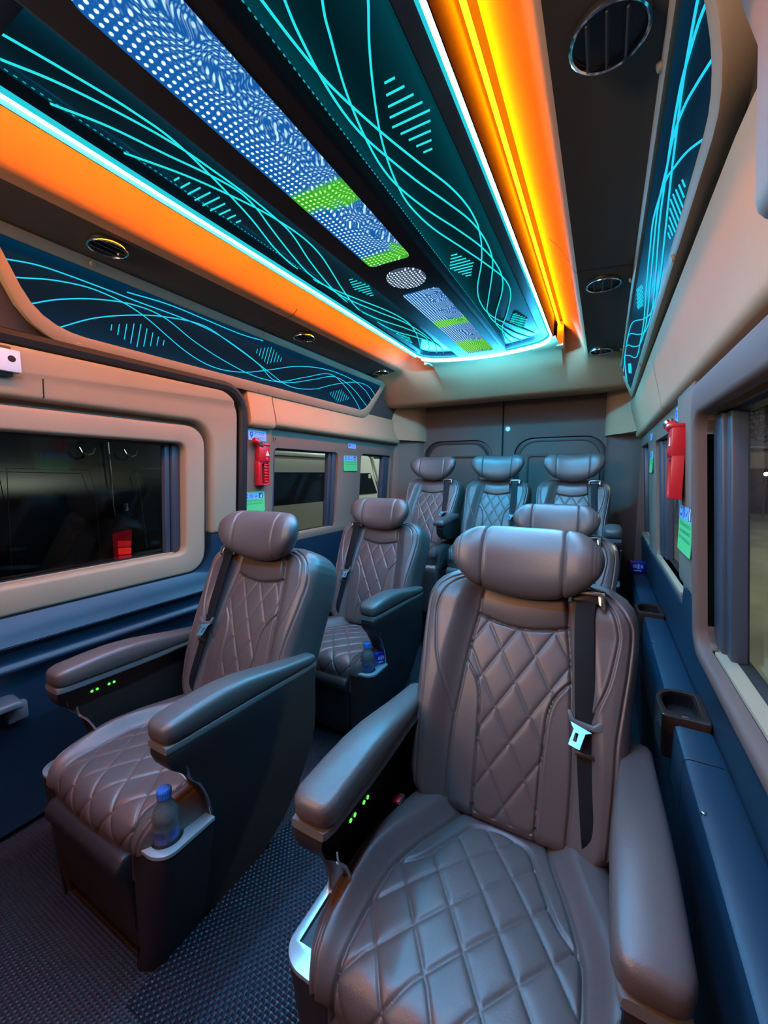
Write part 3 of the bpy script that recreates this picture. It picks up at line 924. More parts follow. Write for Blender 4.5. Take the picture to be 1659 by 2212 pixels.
oL = chamfer([(0.385, -0.004, 0.02), (0.505, 0.247, 0.13), (2.215, 0.251, 0.06), (2.30, 0.004, 0.03)])
iL = chamfer([(0.418, 0.026, 0.02), (0.528, 0.206, 0.11), (2.165, 0.208, 0.055), (2.255, 0.034, 0.03)])
SLL = [
    [(0.445, 0.075), (0.515, 0.062), (0.63, 0.060), (0.762, 0.062), (0.897, 0.062), (1.032, 0.071), (1.176, 0.103), (1.324, 0.147), (1.478, 0.185), (1.647, 0.167), (1.803, 0.111), (1.98, 0.064), (2.12, 0.062), (2.23, 0.10)],
    [(0.467, 0.108), (0.553, 0.082), (0.648, 0.072), (0.767, 0.092), (0.939, 0.165), (1.067, 0.192), (1.201, 0.18), (1.335, 0.139), (1.5, 0.085), (1.709, 0.054), (1.935, 0.057), (2.10, 0.09), (2.21, 0.135)],
    [(0.5, 0.159), (0.558, 0.127), (0.64, 0.096), (0.741, 0.075), (0.841, 0.080), (0.966, 0.124), (1.111, 0.160), (1.279, 0.184), (1.458, 0.172), (1.625, 0.122), (1.781, 0.075), (1.965, 0.10), (2.18, 0.178)],
    [(0.566, 0.198), (0.647, 0.146), (0.747, 0.104), (0.849, 0.076), (0.979, 0.061), (1.101, 0.086), (1.262, 0.13), (1.39, 0.178), (1.56, 0.125), (1.736, 0.070), (1.896, 0.105), (2.03, 0.16), (2.11, 0.203)],
    [(0.72, 0.047), (0.85, 0.037), (1.0, 0.040), (1.14, 0.043), (1.256, 0.036)],
]
side_panel('side_light_panel', 'etched blue-lit panel in beige frame above the sliding door', (-1.24, 1.595), (-1.34, 1.37), (0.9, -0.4), oL, iL, SLL,
           [(0.693, 0.855, 0.158, 0.072), (1.24, 1.38, 0.083, 0.073), (1.793, 1.96, 0.163, 0.072)],
           [(0.62, 0.010), (1.25, 0.012), (1.85, 0.012), (2.275, 0.03), (0.615, 0.230), (1.30, 0.231), (2.15, 0.232)], 1)
oR = chamfer([(0.50, -0.012, 0.02), (0.56, 0.150, 0.09), (2.40, 0.178, 0.03), (2.475, 0.010, 0.02)])
iR = chamfer([(0.53, 0.008, 0.02), (0.59, 0.128, 0.08), (2.37, 0.146, 0.03), (2.435, 0.026, 0.02)])
SRL = [
    [(0.54, 0.05), (0.575, 0.044), (0.626, 0.045), (0.682, 0.048), (0.75, 0.057), (0.838, 0.070), (0.988, 0.096), (1.10, 0.115), (1.209, 0.124), (1.33, 0.122), (1.46, 0.093), (1.64, 0.038), (1.80, 0.024), (2.0, 0.022), (2.2, 0.03), (2.42, 0.04)],
    [(0.54, 0.070), (0.591, 0.056), (0.638, 0.049), (0.69, 0.044), (0.776, 0.047), (0.86, 0.054), (0.98, 0.066), (1.14, 0.097), (1.30, 0.122), (1.484, 0.122), (1.62, 0.090), (1.79, 0.032), (1.93, 0.022), (2.13, 0.026), (2.41, 0.075)],
    [(0.58, 0.105), (0.648, 0.080), (0.702, 0.063), (0.766, 0.052), (0.837, 0.051), (0.955, 0.049), (1.10, 0.067), (1.27, 0.093), (1.45, 0.114), (1.66, 0.112), (1.813, 0.076), (1.956, 0.028), (2.15, 0.024), (2.39, 0.095)],
    [(0.68, 0.128), (0.743, 0.097), (0.803, 0.075), (0.872, 0.055), (1.004, 0.041), (1.11, 0.051), (1.212, 0.063), (1.45, 0.098), (1.63, 0.110), (1.838, 0.112), (2.0, 0.060), (2.137, 0.026), (2.286, 0.022), (2.42, 0.026)],
]
side_panel('side_light_panel', 'steeply seen etched blue-lit panel above the right windows', (0.043, 1.563), (0.104, 1.398), (-0.9, -0.35), oR, iR, SRL,
           [(0.80, 0.955, 0.108, 0.05), (1.32, 1.47, 0.05, 0.05), (2.05, 2.2, 0.088, 0.045)],
           [(0.70, -0.004), (1.38, -0.003), (2.1, 0.0), (0.95, 0.152), (1.75, 0.160)], -1)


# ================================================================== AIR VENTS
def vent(x, y, z, label, tilt):
    t = thing('air_vent', (x, y, z), label, 'air vent', 'round ceiling air vents')
    gt = G()
    n = 36
    rings = []
    for k in range(n + 1):
        a = 2 * math.pi * k / n
        rings.append([(x + (0.0440 + 0.0030 * math.cos(b)) * math.cos(a), y + (0.0440 + 0.0030 * math.cos(b)) * math.sin(a), z - 0.007 + 0.0045 * math.sin(b)) for b in [2 * math.pi * j / 8 for j in range(8)]])
    obj('chrome_ring', gt.loft(rings, caps=False), MT['chrome'], t, smooth=True)
    obj('cup', G().lathe([(0.0425, 0.004), (0.042, -0.001), (0.03, -0.0015), (0.0004, -0.002)], (x, y, z - 0.002), 'z', 28), MT['plastic'], t, smooth=True)
    for k in (-1, 0, 1):
        cx = x + k * 0.022
        h = math.sqrt(max(0, 0.0405 ** 2 - (k * 0.022) ** 2)) - 0.002
        gb = G().loft([[(cx - 0.0012 + tilt * (zz - z), y - h, zz), (cx + 0.0012 + tilt * (zz - z), y - h, zz), (cx + 0.0012 + tilt * (zz - z), y + h, zz), (cx - 0.0012 + tilt * (zz - z), y + h, zz)]
                       for zz in (z - 0.013, z - 0.003)])
        obj('blade', gb, MT['plastic_grey'], t)
    return t


vent(-1.160, 0.617, 1.610, 'round chrome vent nearest the viewer on the left ceiling strip', -0.9)
vent(-1.163, 1.400, 1.610, 'middle chrome vent on the left ceiling strip', -0.9)
vent(-1.165, 2.090, 1.610, 'rearmost chrome vent on the left ceiling strip', -0.9)
vent(-0.020, 0.625, 1.574, 'largest chrome vent at the top edge of the right ceiling strip', 0.2)
vent(-0.026, 1.380, 1.575, 'middle chrome vent on the right ceiling strip', 0.2)
vent(-0.036, 2.105, 1.576, 'rearmost chrome vent on the right ceiling strip', 0.2)


# ================================================================== SEATS
def seg_dist(px, py, line):
    """distance of every point to a polyline"""
    d = np.full(px.shape, 1e9)
    for (x0, y0), (x1, y1) in zip(line, line[1:]):
        dx, dy = x1 - x0, y1 - y0
        t = np.clip(((px - x0) * dx + (py - y0) * dy) / (dx * dx + dy * dy), 0, 1)
        d = np.minimum(d, np.hypot(px - x0 - t * dx, py - y0 - t * dy))
    return d


def sstep(x, a, b):
    t = np.clip((x - a) / (b - a), 0, 1)
    return t * t * (3 - 2 * t)


def groove(d, depth, w):
    return -depth * np.exp(-(d / w) ** 2)


def sp2(pts, per=6):
    return [tuple(p) for p in spline(pts, per)]


# seat back, measured along its slope: v runs up, x across, h is the height of the padding over the base plane
B_HW = ([0, .012, .03, .06, .12, .2, .28, .37, .42, .45, .47, .488, .502, .511, .516], [.165, .185, .200, .211, .2155, .2125, .2155, .2225, .2235, .2205, .2145, .202, .182, .155, .13])
B_CEN = ([0, .022, .09, .17, .25, .33, .41, .46, .49, .52], [.117, .117, .120, .119, .112, .106, .095, .089, .078, .07])
B_QL = ([0, .03, .14, .20, .235, .262, .28, .295, .305], [.062, .062, .064, .067, .070, .078, .089, .101, .110])


def back_point(x, v, h):
    s = 1.0808
    return np.stack([x, 0.755 + 0.41 * v / s - h / s, 0.31 + v / s + 0.41 * h / s], -1)


def build_back():
    nv, nu = 250, 190
    v1 = np.concatenate([np.linspace(0, 0.44, 200, endpoint=False), np.linspace(0.44, 0.516, 50)])
    t1 = np.linspace(-1, 1, nu)
    t1 = np.sign(t1) * (np.abs(t1) * 0.55 + 0.45 * (1 - (1 - np.abs(t1)) ** 1.6))
    V, T = np.meshgrid(v1, t1, indexing='ij')
    HW = np.interp(V, *B_HW)
    X = T * HW
    A = np.abs(X)
    C = np.interp(V, *B_CEN)
    upper = V > 0.393 + 1.9 * X ** 2
    H = 0.004 + 0.012 * np.sin(np.clip(V / 0.40, 0, 1) * math.pi)                    # lumbar crown
    H = H + 0.034 * sstep(A - C, 0.0, 0.055) * sstep(0.53 - V, 0, 0.10) * (0.75 + 0.25 * sstep(V, .05, .2))
    ub = np.clip((V - (0.393 + 1.9 * X ** 2)) / 0.10, 0, 1)
    H = H + np.where(A < C, 0.012 * np.sin(ub * math.pi) ** 0.7, 0)
    # seams
    cen = sp2([(c, v) for v, c in zip(*B_CEN)])
    upl = [(x, .393 + 1.9 * x * x) for x in np.linspace(0, .0945, 9)]
    outp = sp2([(.112, .506), (.14, .497), (.163, .487), (.185, .470), (.199, .450), (.209, .419), (.205, .35), (.197, .281), (.190, .217), (.188, .138), (.183, .03)])
    inp = sp2([(.104, .497), (.135, .489), (.160, .474), (.177, .452), (.186, .420), (.187, .394), (.174, .32), (.158, .275), (.145, .245), (.121, .188)])
    ql = sp2([(w, v) for v, w in zip(*B_QL)])
    H = H + groove(seg_dist(A, V, cen), .0070, .0030)
    H = H + np.where(A < C + .01, groove(seg_dist(A, V, upl), .007, .003), 0)
    for ln in (outp, inp):
        d = seg_dist(A, V, ln)
        H = H + groove(d, .0042, .0022) + 0.0007 * np.exp(-((d - .0045) / .0025) ** 2)
    d = seg_dist(A, V, ql)
    H = H + np.where((A < C) & (V < .33), groove(d, .0052, .0026) + 0.0009 * np.exp(-((d - .005) / .0028) ** 2), 0)
    qw = np.where(V < .305, np.interp(V, *B_QL), C)
    quilt = (A < qw) & (~upper) & (V > 0.012)
    a = X / .0355 + (V - .398) / .0595
    b = X / .0355 - (V - .398) / .0595
    da = np.abs(a - 2 * np.round(a / 2)) / 32.8
    db = np.abs(b - 2 * np.round(b / 2)) / 32.8
    dm = np.minimum(da, db)
    puff = 0.0026 * (1 - np.exp(-dm / .0050)) - 0.0020 * np.exp(-(dm / .0013) ** 2)
    H = H + np.where(quilt, puff, 0.0025)
    # edges roll away
    e = np.minimum(np.minimum((HW - A) * 1.0, (0.516 - V) * 1.0 + 0.002), V + 0.012)
    q = np.clip(e / 0.036, 0, 1)
    H = H - 0.040 * (1 - np.sqrt(np.clip(1 - (1 - q) ** 2, 0, 1)))
    P = back_point(X, V, H)
    idx = np.arange(nv * nu).reshape(nv, nu)
    F = np.stack([idx[:-1, :-1], idx[:-1, 1:], idx[1:, 1:], idx[1:, :-1]], -1)
    fq = quilt[:-1, :-1] & quilt[1:, 1:] & quilt[:-1, 1:] & quilt[1:, :-1]
    up = upper & (A < C)
    fu = up[:-1, :-1] & up[1:, 1:] & up[:-1, 1:] & up[1:, :-1] & ~fq
    fo = ~(fq | fu)
    verts = P.reshape(-1, 3)
    # side walls and back skin hang off the boundary
    bnd = np.concatenate([idx[0, :], idx[1:, -1], idx[-1, -2::-1], idx[-2:0:-1, 0]])
    ctr = np.array([0.0, 0, 0])
    rings = [bnd]
    allv = [verts]
    nb = len(bnd)
    base = len(verts)
    xb, vb = X.reshape(-1)[bnd], V.reshape(-1)[bnd]
    for hh, k in ((-0.052, 1.004), (-0.075, 1.0), (-0.105, 0.97), (-0.122, 0.91)):
        ring_ = back_point(xb * k, 0.258 + (vb - 0.258) * (1 - (1 - k) * 0.6), np.full(nb, hh))
        allv.append(ring_)
        rings.append(np.arange(base, base + nb))
        base += nb
    allv.append(back_point(np.array([0.0]), np.array([0.258]), np.array([-0.124])))
    ff = []
    for r0, r1 in zip(rings, rings[1:]):
        n0, n1 = np.roll(r0, -1), np.roll(r1, -1)
        ff.append(np.stack([r0, r1, n1, n0], -1))
    last = rings[-1]
    cap = np.stack([last, np.full(nb, base), np.roll(last, -1), np.roll(last, -1)], -1)[:, :3]
    AV = np.concatenate(allv)
    shell = [f for f in F[fo].tolist()] + [f for q_ in ff for f in q_.tolist()] + cap.tolist()
    return AV, shell, F[fq].tolist(), F[fu].tolist()


def compact(V, F):
    used = sorted({i for f in F for i in f})
    mp = {k: i for i, k in enumerate(used)}
    return np.asarray(V)[used], [[mp[i] for i in f] for f in F]


def list_obj(name, V, F, material, parent):
    v, f = compact(V, F)
    me = bpy.data.meshes.new(name)
    off = np.array(wloc(parent))
    me.from_pydata((v - off).tolist(), [], f)
    me.polygons.foreach_set('use_smooth', [True] * len(me.polygons))
    me.materials.append(material)
    o = bpy.data.objects.new(name, me)
    COL.objects.link(o)
    o.parent = parent
    return o


C_HW = ([.30, .345, .36, .38, .41, .45, .50, .56, .63, .70, .76, .80], [.150, .165, .178, .197, .212, .222, .2265, .2265, .223, .211, .197, .19])
C_CB = ([.30, .40, .50, .55, .58, .62, .66, .70, .745, .80], [.150, .152, .154, .153, .150, .138, .124, .107, .090, .075])


def build_cushion():
    nv, nu = 230, 190
    L0 = 0.362
    arc = 0.044
    Lt = L0 + arc * math.pi / 2 + 0.012
    w = np.concatenate([np.linspace(0, L0, 160, endpoint=False), np.linspace(L0, Lt, 70)])
    t1 = np.linspace(-1, 1, nu)
    t1 = np.sign(t1) * (np.abs(t1) * 0.55 + 0.45 * (1 - (1 - np.abs(t1)) ** 1.6))
    W, T = np.meshgrid(w, t1, indexing='ij')
    yr = 0.80
    th = np.clip((W - L0) / arc, 0, math.pi / 2)
    dn = np.clip(W - L0 - arc * math.pi / 2, 0, None)
    y = yr - np.minimum(W, L0) - arc * np.sin(th) + dn * 0.12
    z = 0.300 + 0.022 * sstep(0.80 - y, 0.0, 0.30) - arc * (1 - np.cos(th)) - dn
    ny, nz = -np.sin(th), np.cos(th)
    ys = yr - W                                               # unrolled coordinate used for the seams
    HW = np.interp(y, *C_HW)
    HW = HW - 0.012 * np.clip(dn / .012, 0, 1)
    X = T * HW
    A = np.abs(X)
    CB = np.interp(ys, *C_CB)
    H = 0.030 * sstep(A - CB, 0, 0.045) * (0.55 + 0.45 * sstep(ys, .40, .55))
    H = H + 0.010 * (1 - (A / .16) ** 2) * (A < .16) * sstep(0.80 - ys, 0, .2)
    cb = sp2([(c, v) for v, c in zip(*C_CB)])
    H = H + groove(seg_dist(A, ys, cb), .0075, .0032)
    pipe = [(.180, .775), (.196, .72), (.205, .668), (.210, .60), (.209, .54), (.203, .48), (.192, .42), (.180, .36), (.168, .25)]
    d = seg_dist(A, ys, sp2(pipe))
    H = H + groove(d, .005, .0026) + 0.0008 * np.exp(-((d - .006) / .003) ** 2)
    top = sp2([(.0, .752), (.03, .748), (.055, .735), (.072, .70), (.097, .645), (.118, .61), (.145, .588)])
    H = H + np.where(A < CB, groove(seg_dist(A, ys, top), .006, .004), 0)
    topx = np.interp(A, [p[0] for p in top], [p[1] for p in top])
    quilt = (A < CB) & (ys < topx)
    a = X / .0385 + (ys - .606) / .0515
    b = X / .0385 - (ys - .606) / .0515
    gm = math.hypot(1 / .0385, 1 / .0515)
    dm = np.minimum(np.abs(a - 2 * np.round(a / 2)), np.abs(b - 2 * np.round(b / 2))) / gm
    H = H + np.where(quilt, 0.0032 * (1 - np.exp(-dm / .0060)) - 0.0024 * np.exp(-(dm / .0014) ** 2), 0.002)
    e = np.minimum(HW - A, 0.03 + W)
    q = np.clip(e / 0.042, 0, 1)
    H = H - 0.050 * (1 - np.sqrt(np.clip(1 - (1 - q) ** 2, 0, 1)))
    P = np.stack([X, y + ny * H, z + nz * H], -1)
    idx = np.arange(nv * nu).reshape(nv, nu)
    F = np.stack([idx[:-1, :-1], idx[:-1, 1:], idx[1:, 1:], idx[1:, :-1]], -1)
    fq = quilt[:-1, :-1] & quilt[1:, 1:] & quilt[:-1, 1:] & quilt[1:, :-1]
    verts = P.reshape(-1, 3)
    bnd = np.concatenate([idx[0, :], idx[1:, -1], idx[-1, -2::-1], idx[-2:0:-1, 0]])
    b3 = verts[bnd].copy()
    low = b3.copy()
    low[:, 2] = np.minimum(b3[:, 2] - 0.02, 0.205)
    low[:, 0] *= 0.97
    nb = len(bnd)
    base = len(verts)
    r1 = np.arange(base, base + nb)
    ff = np.stack([bnd, r1, np.roll(r1, -1), np.roll(bnd, -1)], -1)
    AV = np.concatenate([verts, low])
    return AV, F[~fq].tolist() + ff.tolist(), F[fq].tolist()


def build_headrest(dip):
    nx, na = 110, 60
    t = np.sin(np.linspace(-math.pi / 2, math.pi / 2, nx))
    ang = np.linspace(0, 2 * math.pi, na, endpoint=False)
    Tt, An = np.meshgrid(t, ang, indexing='ij')
    X = Tt * 0.157
    A = np.abs(Tt)
    hh = np.where(np.sin(An) > 0, 0.071 * np.power(np.clip(1 - A ** 3.2, 0, 1), 0.5), 0.076 * np.power(np.clip(1 - A ** 2.5, 0, 1), 0.5))
    dd = 0.050 * np.power(np.clip(1 - A ** 4.5, 0, 1), 0.5)
    zc = 0.014 * A ** 2 - 0.002 + dip * A ** 2
    yc = -0.040 * A ** 2.2
    ax = np.abs(X)
    g1 = groove(ax - .083, .075, .0028) + groove(ax - .137, .035, .0022) + groove(ax - .143, .035, .0022)
    rr = 1 + g1 + 0.035 * np.exp(-((ax - .11) / .02) ** 2)
    ca, sa = np.cos(An), np.sin(An)
    pw = 0.82
    Yv = yc + dd * np.sign(ca) * np.abs(ca) ** pw * rr
    Zv = zc + hh * np.sign(sa) * np.abs(sa) ** pw * rr
    Zv = Zv + np.where(Zv < zc, -0.006 * (1 - A ** 2), 0)
    tl = R(14)
    Yr = Yv * math.cos(tl) + (Zv) * math.sin(tl)
    Zr = -Yv * math.sin(tl) * 0.3 + Zv
    P = np.stack([X, 0.925 + Yr, 0.828 + Zr], -1)
    idx = np.arange(nx * na).reshape(nx, na)
    nxt = np.roll(idx, -1, axis=1)
    F = np.stack([idx[:-1], nxt[:-1], nxt[1:], idx[1:]], -1).reshape(-1, 4)
    return P.reshape(-1, 3), F.tolist(), ax.reshape(-1)


def ring_sect(y, xi, xo, zb, zt, n=20, p=0.55):
    cx, cz, rx, rz = (xi + xo) / 2, (zb + zt) / 2, (xo - xi) / 2, (zt - zb) / 2
    out = []
    for k in range(n):
        a = 2 * math.pi * k / n
        c, s = math.cos(a), math.sin(a)
        out.append((cx + rx * math.copysign(abs(c) ** p, c), y, cz + rz * math.copysign(abs(s) ** p, s)))
    return out


def shrink(y, xi, xo, zb, zt, k):
    cx, cz = (xi + xo) / 2, (zb + zt) / 2
    return ring_sect(y, cx + (xi - cx) * k, cx + (xo - cx) * k, cz + (zb - cz) * k, cz + (zt - cz) * k)


def arm_geometry(sx):
    """pad, trim strip and side panel of one arm; sx is the side"""
    m = lambda v: [(p[0] * sx, p[1], p[2]) for p in v]
    S = [(.418, .180, .247, .500, .538, .45), (.421, .178, .248, .498, .540, .72), (.428, .176, .249, .497, .542, .90), (.442, .175, .250, .496, .544, 1), (.50, .175, .250, .494, .549, 1), (.56, .176, .250, .491, .551, 1), (.62, .179, .250, .488, .546, 1),
         (.68, .184, .250, .486, .535, 1), (.74, .190, .250, .484, .523, 1), (.80, .197, .250, .481, .513, 1), (.85, .201, .250, .478, .506, 1), (.866, .203, .249, .477, .503, .9), (.874, .206, .247, .478, .500, .6)]
    pad = G().loft([m(shrink(*s)) for s in S])
    T_ = [(.421, .186, .246, .484, .499), (.428, .182, .2475, .484, .499), (.445, .180, .2475, .483, .499), (.56, .181, .2475, .478, .494), (.68, .187, .2475, .473, .489), (.80, .198, .2475, .468, .484), (.868, .203, .2475, .466, .482)]
    strip = G().loft([m(ring_sect(*s, n=12, p=0.3)) for s in T_])
    out = [(.423, .486), (.422, .470), (.430, .448), (.448, .430), (.466, .410), (.484, .386), (.497, .358), (.505, .333), (.510, .305), (.511, .285), (.511, .02), (.56, .0), (.70, .0), (.77, .05), (.82, .13), (.855, .23), (.868, .34), (.868, .472), (.80, .474), (.68, .479), (.56, .484)]

    def xo(z):
        return .246 if z > .28 else .19 + (.246 - .19) * max(0, z / .28) ** 0.8

    def mp(y, z, d):
        return (sx * (xo(z) - d), y, z)
    out2 = []
    for (a, b), (c, d) in zip(out, out[1:] + out[:1]):
        k = max(1, int(math.hypot(c - a, d - b) / .05))
        out2 += [(a + (c - a) * i / k, b + (d - b) * i / k) for i in range(k)]
    side = panel(G(), out2, [], mp, 0.0, 0.056)
    return pad, strip, side, out


def console_loop(sx, z, y0=.392, y1=.513, r=.042, grow=0.0):
    xo = (.251 if z > .27 else .19 + (.251 - .19) * max(0, z / .27) ** 0.8) + grow
    xi = .150
    pts = [(xi, y1), (xi, y0 + .012)]
    pts += [(xi + .012, y0)] + [(xo - r + r * math.sin(R(a)), y0 + r * 0.85 - r * 0.85 * math.cos(R(a))) for a in range(0, 91, 10)] + [(xo, y1)]
    return [(sx * x, y, z) for x, y in pts]


BACKM = build_back()
CUSHM = build_cushion()
HEADM = build_headrest(0.0)
HEADR = build_headrest(0.016)


def make_headrest(root, data):
    V, F, ax = data
    fa = [[], []]
    for f in F:
        a = sum(ax[i] for i in f) / len(f)
        fa[0 if a < .083 else 1].append(f)
    h = list_obj('headrest', V, fa[0], MT['leather'], root)
    left = [f for f in fa[1] if sum(V[i][0] for i in f) < 0]
    right = [f for f in fa[1] if sum(V[i][0] for i in f) >= 0]
    list_obj('headrest_wing', V, left, MT['leather'], h)
    list_obj('headrest_wing', V, right, MT['leather'], h)
    return h


def make_back(root):
    V, fs, fq, fu = BACKM
    b = list_obj('backrest', V, fs, MT['leather'], root)
    list_obj('quilted_panel', V, fq, MT['leather'], b)
    list_obj('upper_pad', V, fu, MT['leather'], b)
    return b


def make_cushion(root):
    V, fs, fq = CUSHM
    c = list_obj('seat_cushion', V, fs, MT['leather'], root)
    list_obj('quilted_panel', V, fq, MT['leather'], c)
    return c


def bp(x, v, h):
    p = back_point(np.array(x), np.array(v), np.array(h))
    return tuple(float(c) for c in p)


def make_belt(root, sx, loose=True):
    """webbing from the chrome guide at the shoulder down along the bolster, with the tongue hanging on it"""
    w = 0.0175
    P = [(.128, .478, .040), (.127, .466, .046), (.126, .43, .048), (.128, .38, .048), (.132, .32, .046), (.136, .26, .043), (.142, .20, .041), (.150, .12, .037), (.158, .05, .030), (.163, .012, .012)]
    top, bot = [], []
    rings = []
    for x, v, h in [tuple(p) for p in spline(P, 4)]:
        rings.append([bp(sx * (x - w), v, h - 0.003), bp(sx * (x - w), v, h - 0.0005), bp(sx * x, v, h + 0.001), bp(sx * (x + w), v, h - 0.0005), bp(sx * (x + w), v, h - 0.003)])
    b = obj('seat_belt', G().loft(rings), MT['belt'], root, smooth=True, auto=60)
    # guide: dark plinth, chrome bar and side cheek
    g = G()
    q = [(-.032, -.012), (.032, -.016), (.035, .016), (-.030, .018)]
    g.loft([[bp(sx * (.128 + a), .478 + c, 0.030) for a, c in q], [bp(sx * (.128 + a * .9), .478 + c * .9, 0.046) for a, c in q]])
    obj('belt_guide', g, MT['plastic'], b, bevel=0.003)
    g = G().tube([bp(sx * .097, .462, .048), bp(sx * .098, .478, .052), bp(sx * .103, .483, .055), bp(sx * .150, .484, .055), bp(sx * .157, .480, .053), bp(sx * .158, .456, .047)], 0.0042, 8)
    g.loft([[bp(sx * x, v, h) for x, v in ((.147, .487), (.160, .489), (.161, .455), (.150, .463))] for h in (.040, .050)])
    obj('chrome_bar', g, MT['steel'], b, bevel=0.0015)
    # tongue
    tv = .236
    g = G().loft([[bp(sx * x, v, h) for x, v in ((.106, tv + .022), (.110, tv + .004), (.128, tv - .004), (.150, tv - .006), (.166, tv - .004), (.168, tv + .014), (.160, tv + .012), (.152, tv + .004), (.120, tv + .008), (.113, tv + .022))] for h in (.044, .053)])
    obj('tongue_grip', g, MT['plastic_grey'], b, bevel=0.002)
    blade = [(.112, tv + .003), (.150, tv - .008), (.139, tv - .012), (.131, tv - .038), (.112, tv - .034), (.119, tv - .008)]
    hole = [(.128, tv - .014), (.125, tv - .028), (.119, tv - .027), (.122, tv - .013)]
    g = panel(G(), [(x, v) for x, v in blade], [hole], lambda x, v, h: bp(sx * x, v, h + max(0, tv - v) * 0.62), .052, .049)
    obj('tongue_blade', g, MT['tongue'], b)
    if loose:
        g = G().loft([[bp(sx * (.144 + a), .185 + c, h) for a, c in ((-.02, -.003), (.02, -.005), (.02, .003), (-.02, .005))] for h in (.040, .045)])
        obj('belt_stop', g, MT['plastic'], b, bevel=0.001)
    return b


def make_captain(belt_side):
    root = thing('captain_seat', (0, 0, 0), 'seat', 'seat', 'quilted captain seats')
    make_cushion(root)
    make_back(root)
    make_headrest(root, HEADM)
    # pedestal
    g = G().loft([[(x, y, z) for x, y in ((-.165 * k, .43), (.165 * k, .43), (.165 * k, .78), (-.165 * k, .78))] for z, k in ((0.0, 1.0), (.24, 1.08))])
    obj('pedestal', g, MT['leather_dark'], root, bevel=0.02)
    # leg rest: padded flap hanging under the front of the cushion
    pr = [(.432, .245), (.405, .262), (.378, .262), (.364, .245), (.366, .222), (.382, .205), (.392, .10), (.402, .03), (.432, .03)]
    obj('leg_rest', G().loft([[(x, y, z) for y, z in pr] for x in (-.152, -.13, 0, .13, .152)]), MT['leather_dark'], root, bevel=0.006)
    for sx in (-1, 1):
        pad, strip, side, out = arm_geometry(sx)
        a = obj('armrest', side, MT['leather_dark'], root, bevel=0.006)
        obj('arm_pad', pad, MT['leather'], a, smooth=True, auto=70)
        obj('arm_strip', strip, MT['arm_strip'], a, smooth=True, auto=50)
        edge = [(sx * .246, y - .001, z) for y, z in out[3:10]]
        edge[0] = (edge[0][0], edge[0][1] + .014, edge[0][2] + .004)
        obj('chrome_edge', G().tube([tuple(p) for p in spline(edge, 3)], 0.0024, 6), MT['chrome'], a, smooth=True)
        edge = [(sx * .192, y - .001, z) for y, z in out[3:10]]
        edge[0] = (edge[0][0], edge[0][1] + .014, edge[0][2] + .004)
        obj('chrome_edge', G().tube([tuple(p) for p in spline(edge, 3)], 0.0028, 6), MT['chrome'], a, smooth=True)
        for y0 in (.508, .549):
            so = obj('switch_plate', G().lathe([(.0001, 0), (.012, 0), (.012, .0016), (.0001, .002)], (0, 0, 0), 'x', 14), MT['plastic'], a)
            so.location = (sx * .1902, y0 - .006, .4580)
            so.scale = (-sx, 1.0, .62)
            for dy in (-.0062, .0062):
                lo2 = obj('switch_light', G().lathe([(.0001, 0), (.0034, 0), (.0034, .0015), (.0001, .002)], (0, 0, 0), 'x', 10), MT['led_green'], a)
                lo2.location = (sx * .1886, y0 - .006 + dy, .4580)
                lo2.scale = (-sx, 1.0, 1.0)
        # console with its tray
        con = obj('console', G().loft([console_loop(sx, z) for z in (0.0, .06, .14, .22, .275, .283)], caps=(sx < 0)), MT['leather_dark'], root, smooth=True, auto=35)
        tl = [(p[0], p[1]) for p in console_loop(sx, .285, grow=.002)]
        if sx > 0:
            hl = [(.207 + .030 * math.cos(R(a)), .436 + .030 * math.sin(R(a))) for a in range(0, 360, 15)]
        else:
            hl = [(-.236, .506), (-.166, .506), (-.166, .428), (-.236, .428)]
            hl = [(-.240, .506), (-.176, .507), (-.176, .426), (-.238, .424)]
        obj('tray_rim', panel(G(), tl, [hl], lambda x, y, d: (x, y, d), .2895, .282), MT['tray'], con, bevel=0.0015)
        if sx > 0:
            obj('cup_well', G().lathe([(.030, .2885), (.029, .2495), (.0001, .249)], (.207, .436, 0), 'z', 24, caps=False), MT['plastic'], con, smooth=True)
        else:
            obj('tray_slot', panel(G(), hl, [], lambda x, y, d: (x, y, d), .2845, .2835), MT['plastic'], con)
            obj('slot_edge', G().tube([(-.222, .50, .287), (-.218, .444, .287), (-.214, .440, .287), (-.18, .440, .287)], .0012, 6), MT['chrome'], con)
    make_belt(root, belt_side)
    # buckle between cushion and arm, on the side away from the belt
    s = -belt_side
    bu = obj('belt_buckle', G().loft([[(s * (.203 + a), .70 + b, z) for a, b in ((-.011, -.016), (.011, -.016), (.011, .016), (-.011, .016))] for z in (.285, .335)]), MT['plastic'], root, bevel=0.004)
    obj('release_button', G().loft([[(s * (.203 + a), .70 + b, z) for a, b in ((-.008, -.015), (.008, -.015), (.008, .004), (-.008, .004))] for z in (.330, .3385)]), MT['red'], bu, bevel=0.002)
    obj('buckle_slot', G().box(s * .203 - .008, s * .203 + .008, .707, .711, .330, .3365), MT['steel'], bu)
    # stay under the rear of the aisle side
    obj('floor_stay', G().tube([(s * .19, .845, .16), (s * .19, .850, .012)], .004, 8).lathe([(.010, .0), (.010, .006), (.004, .008)], (s * .19, .85, 0), 'z', 12), MT['plastic_grey'], root)
    return root


SL = make_captain(-1)
SR = make_captain(1)
XSL, XSR = -0.947, -0.146
DY2 = 0.782


def set_seat(o, x, y, label):
    o.location = (x, y, 0)
    o['label'] = label
    return o


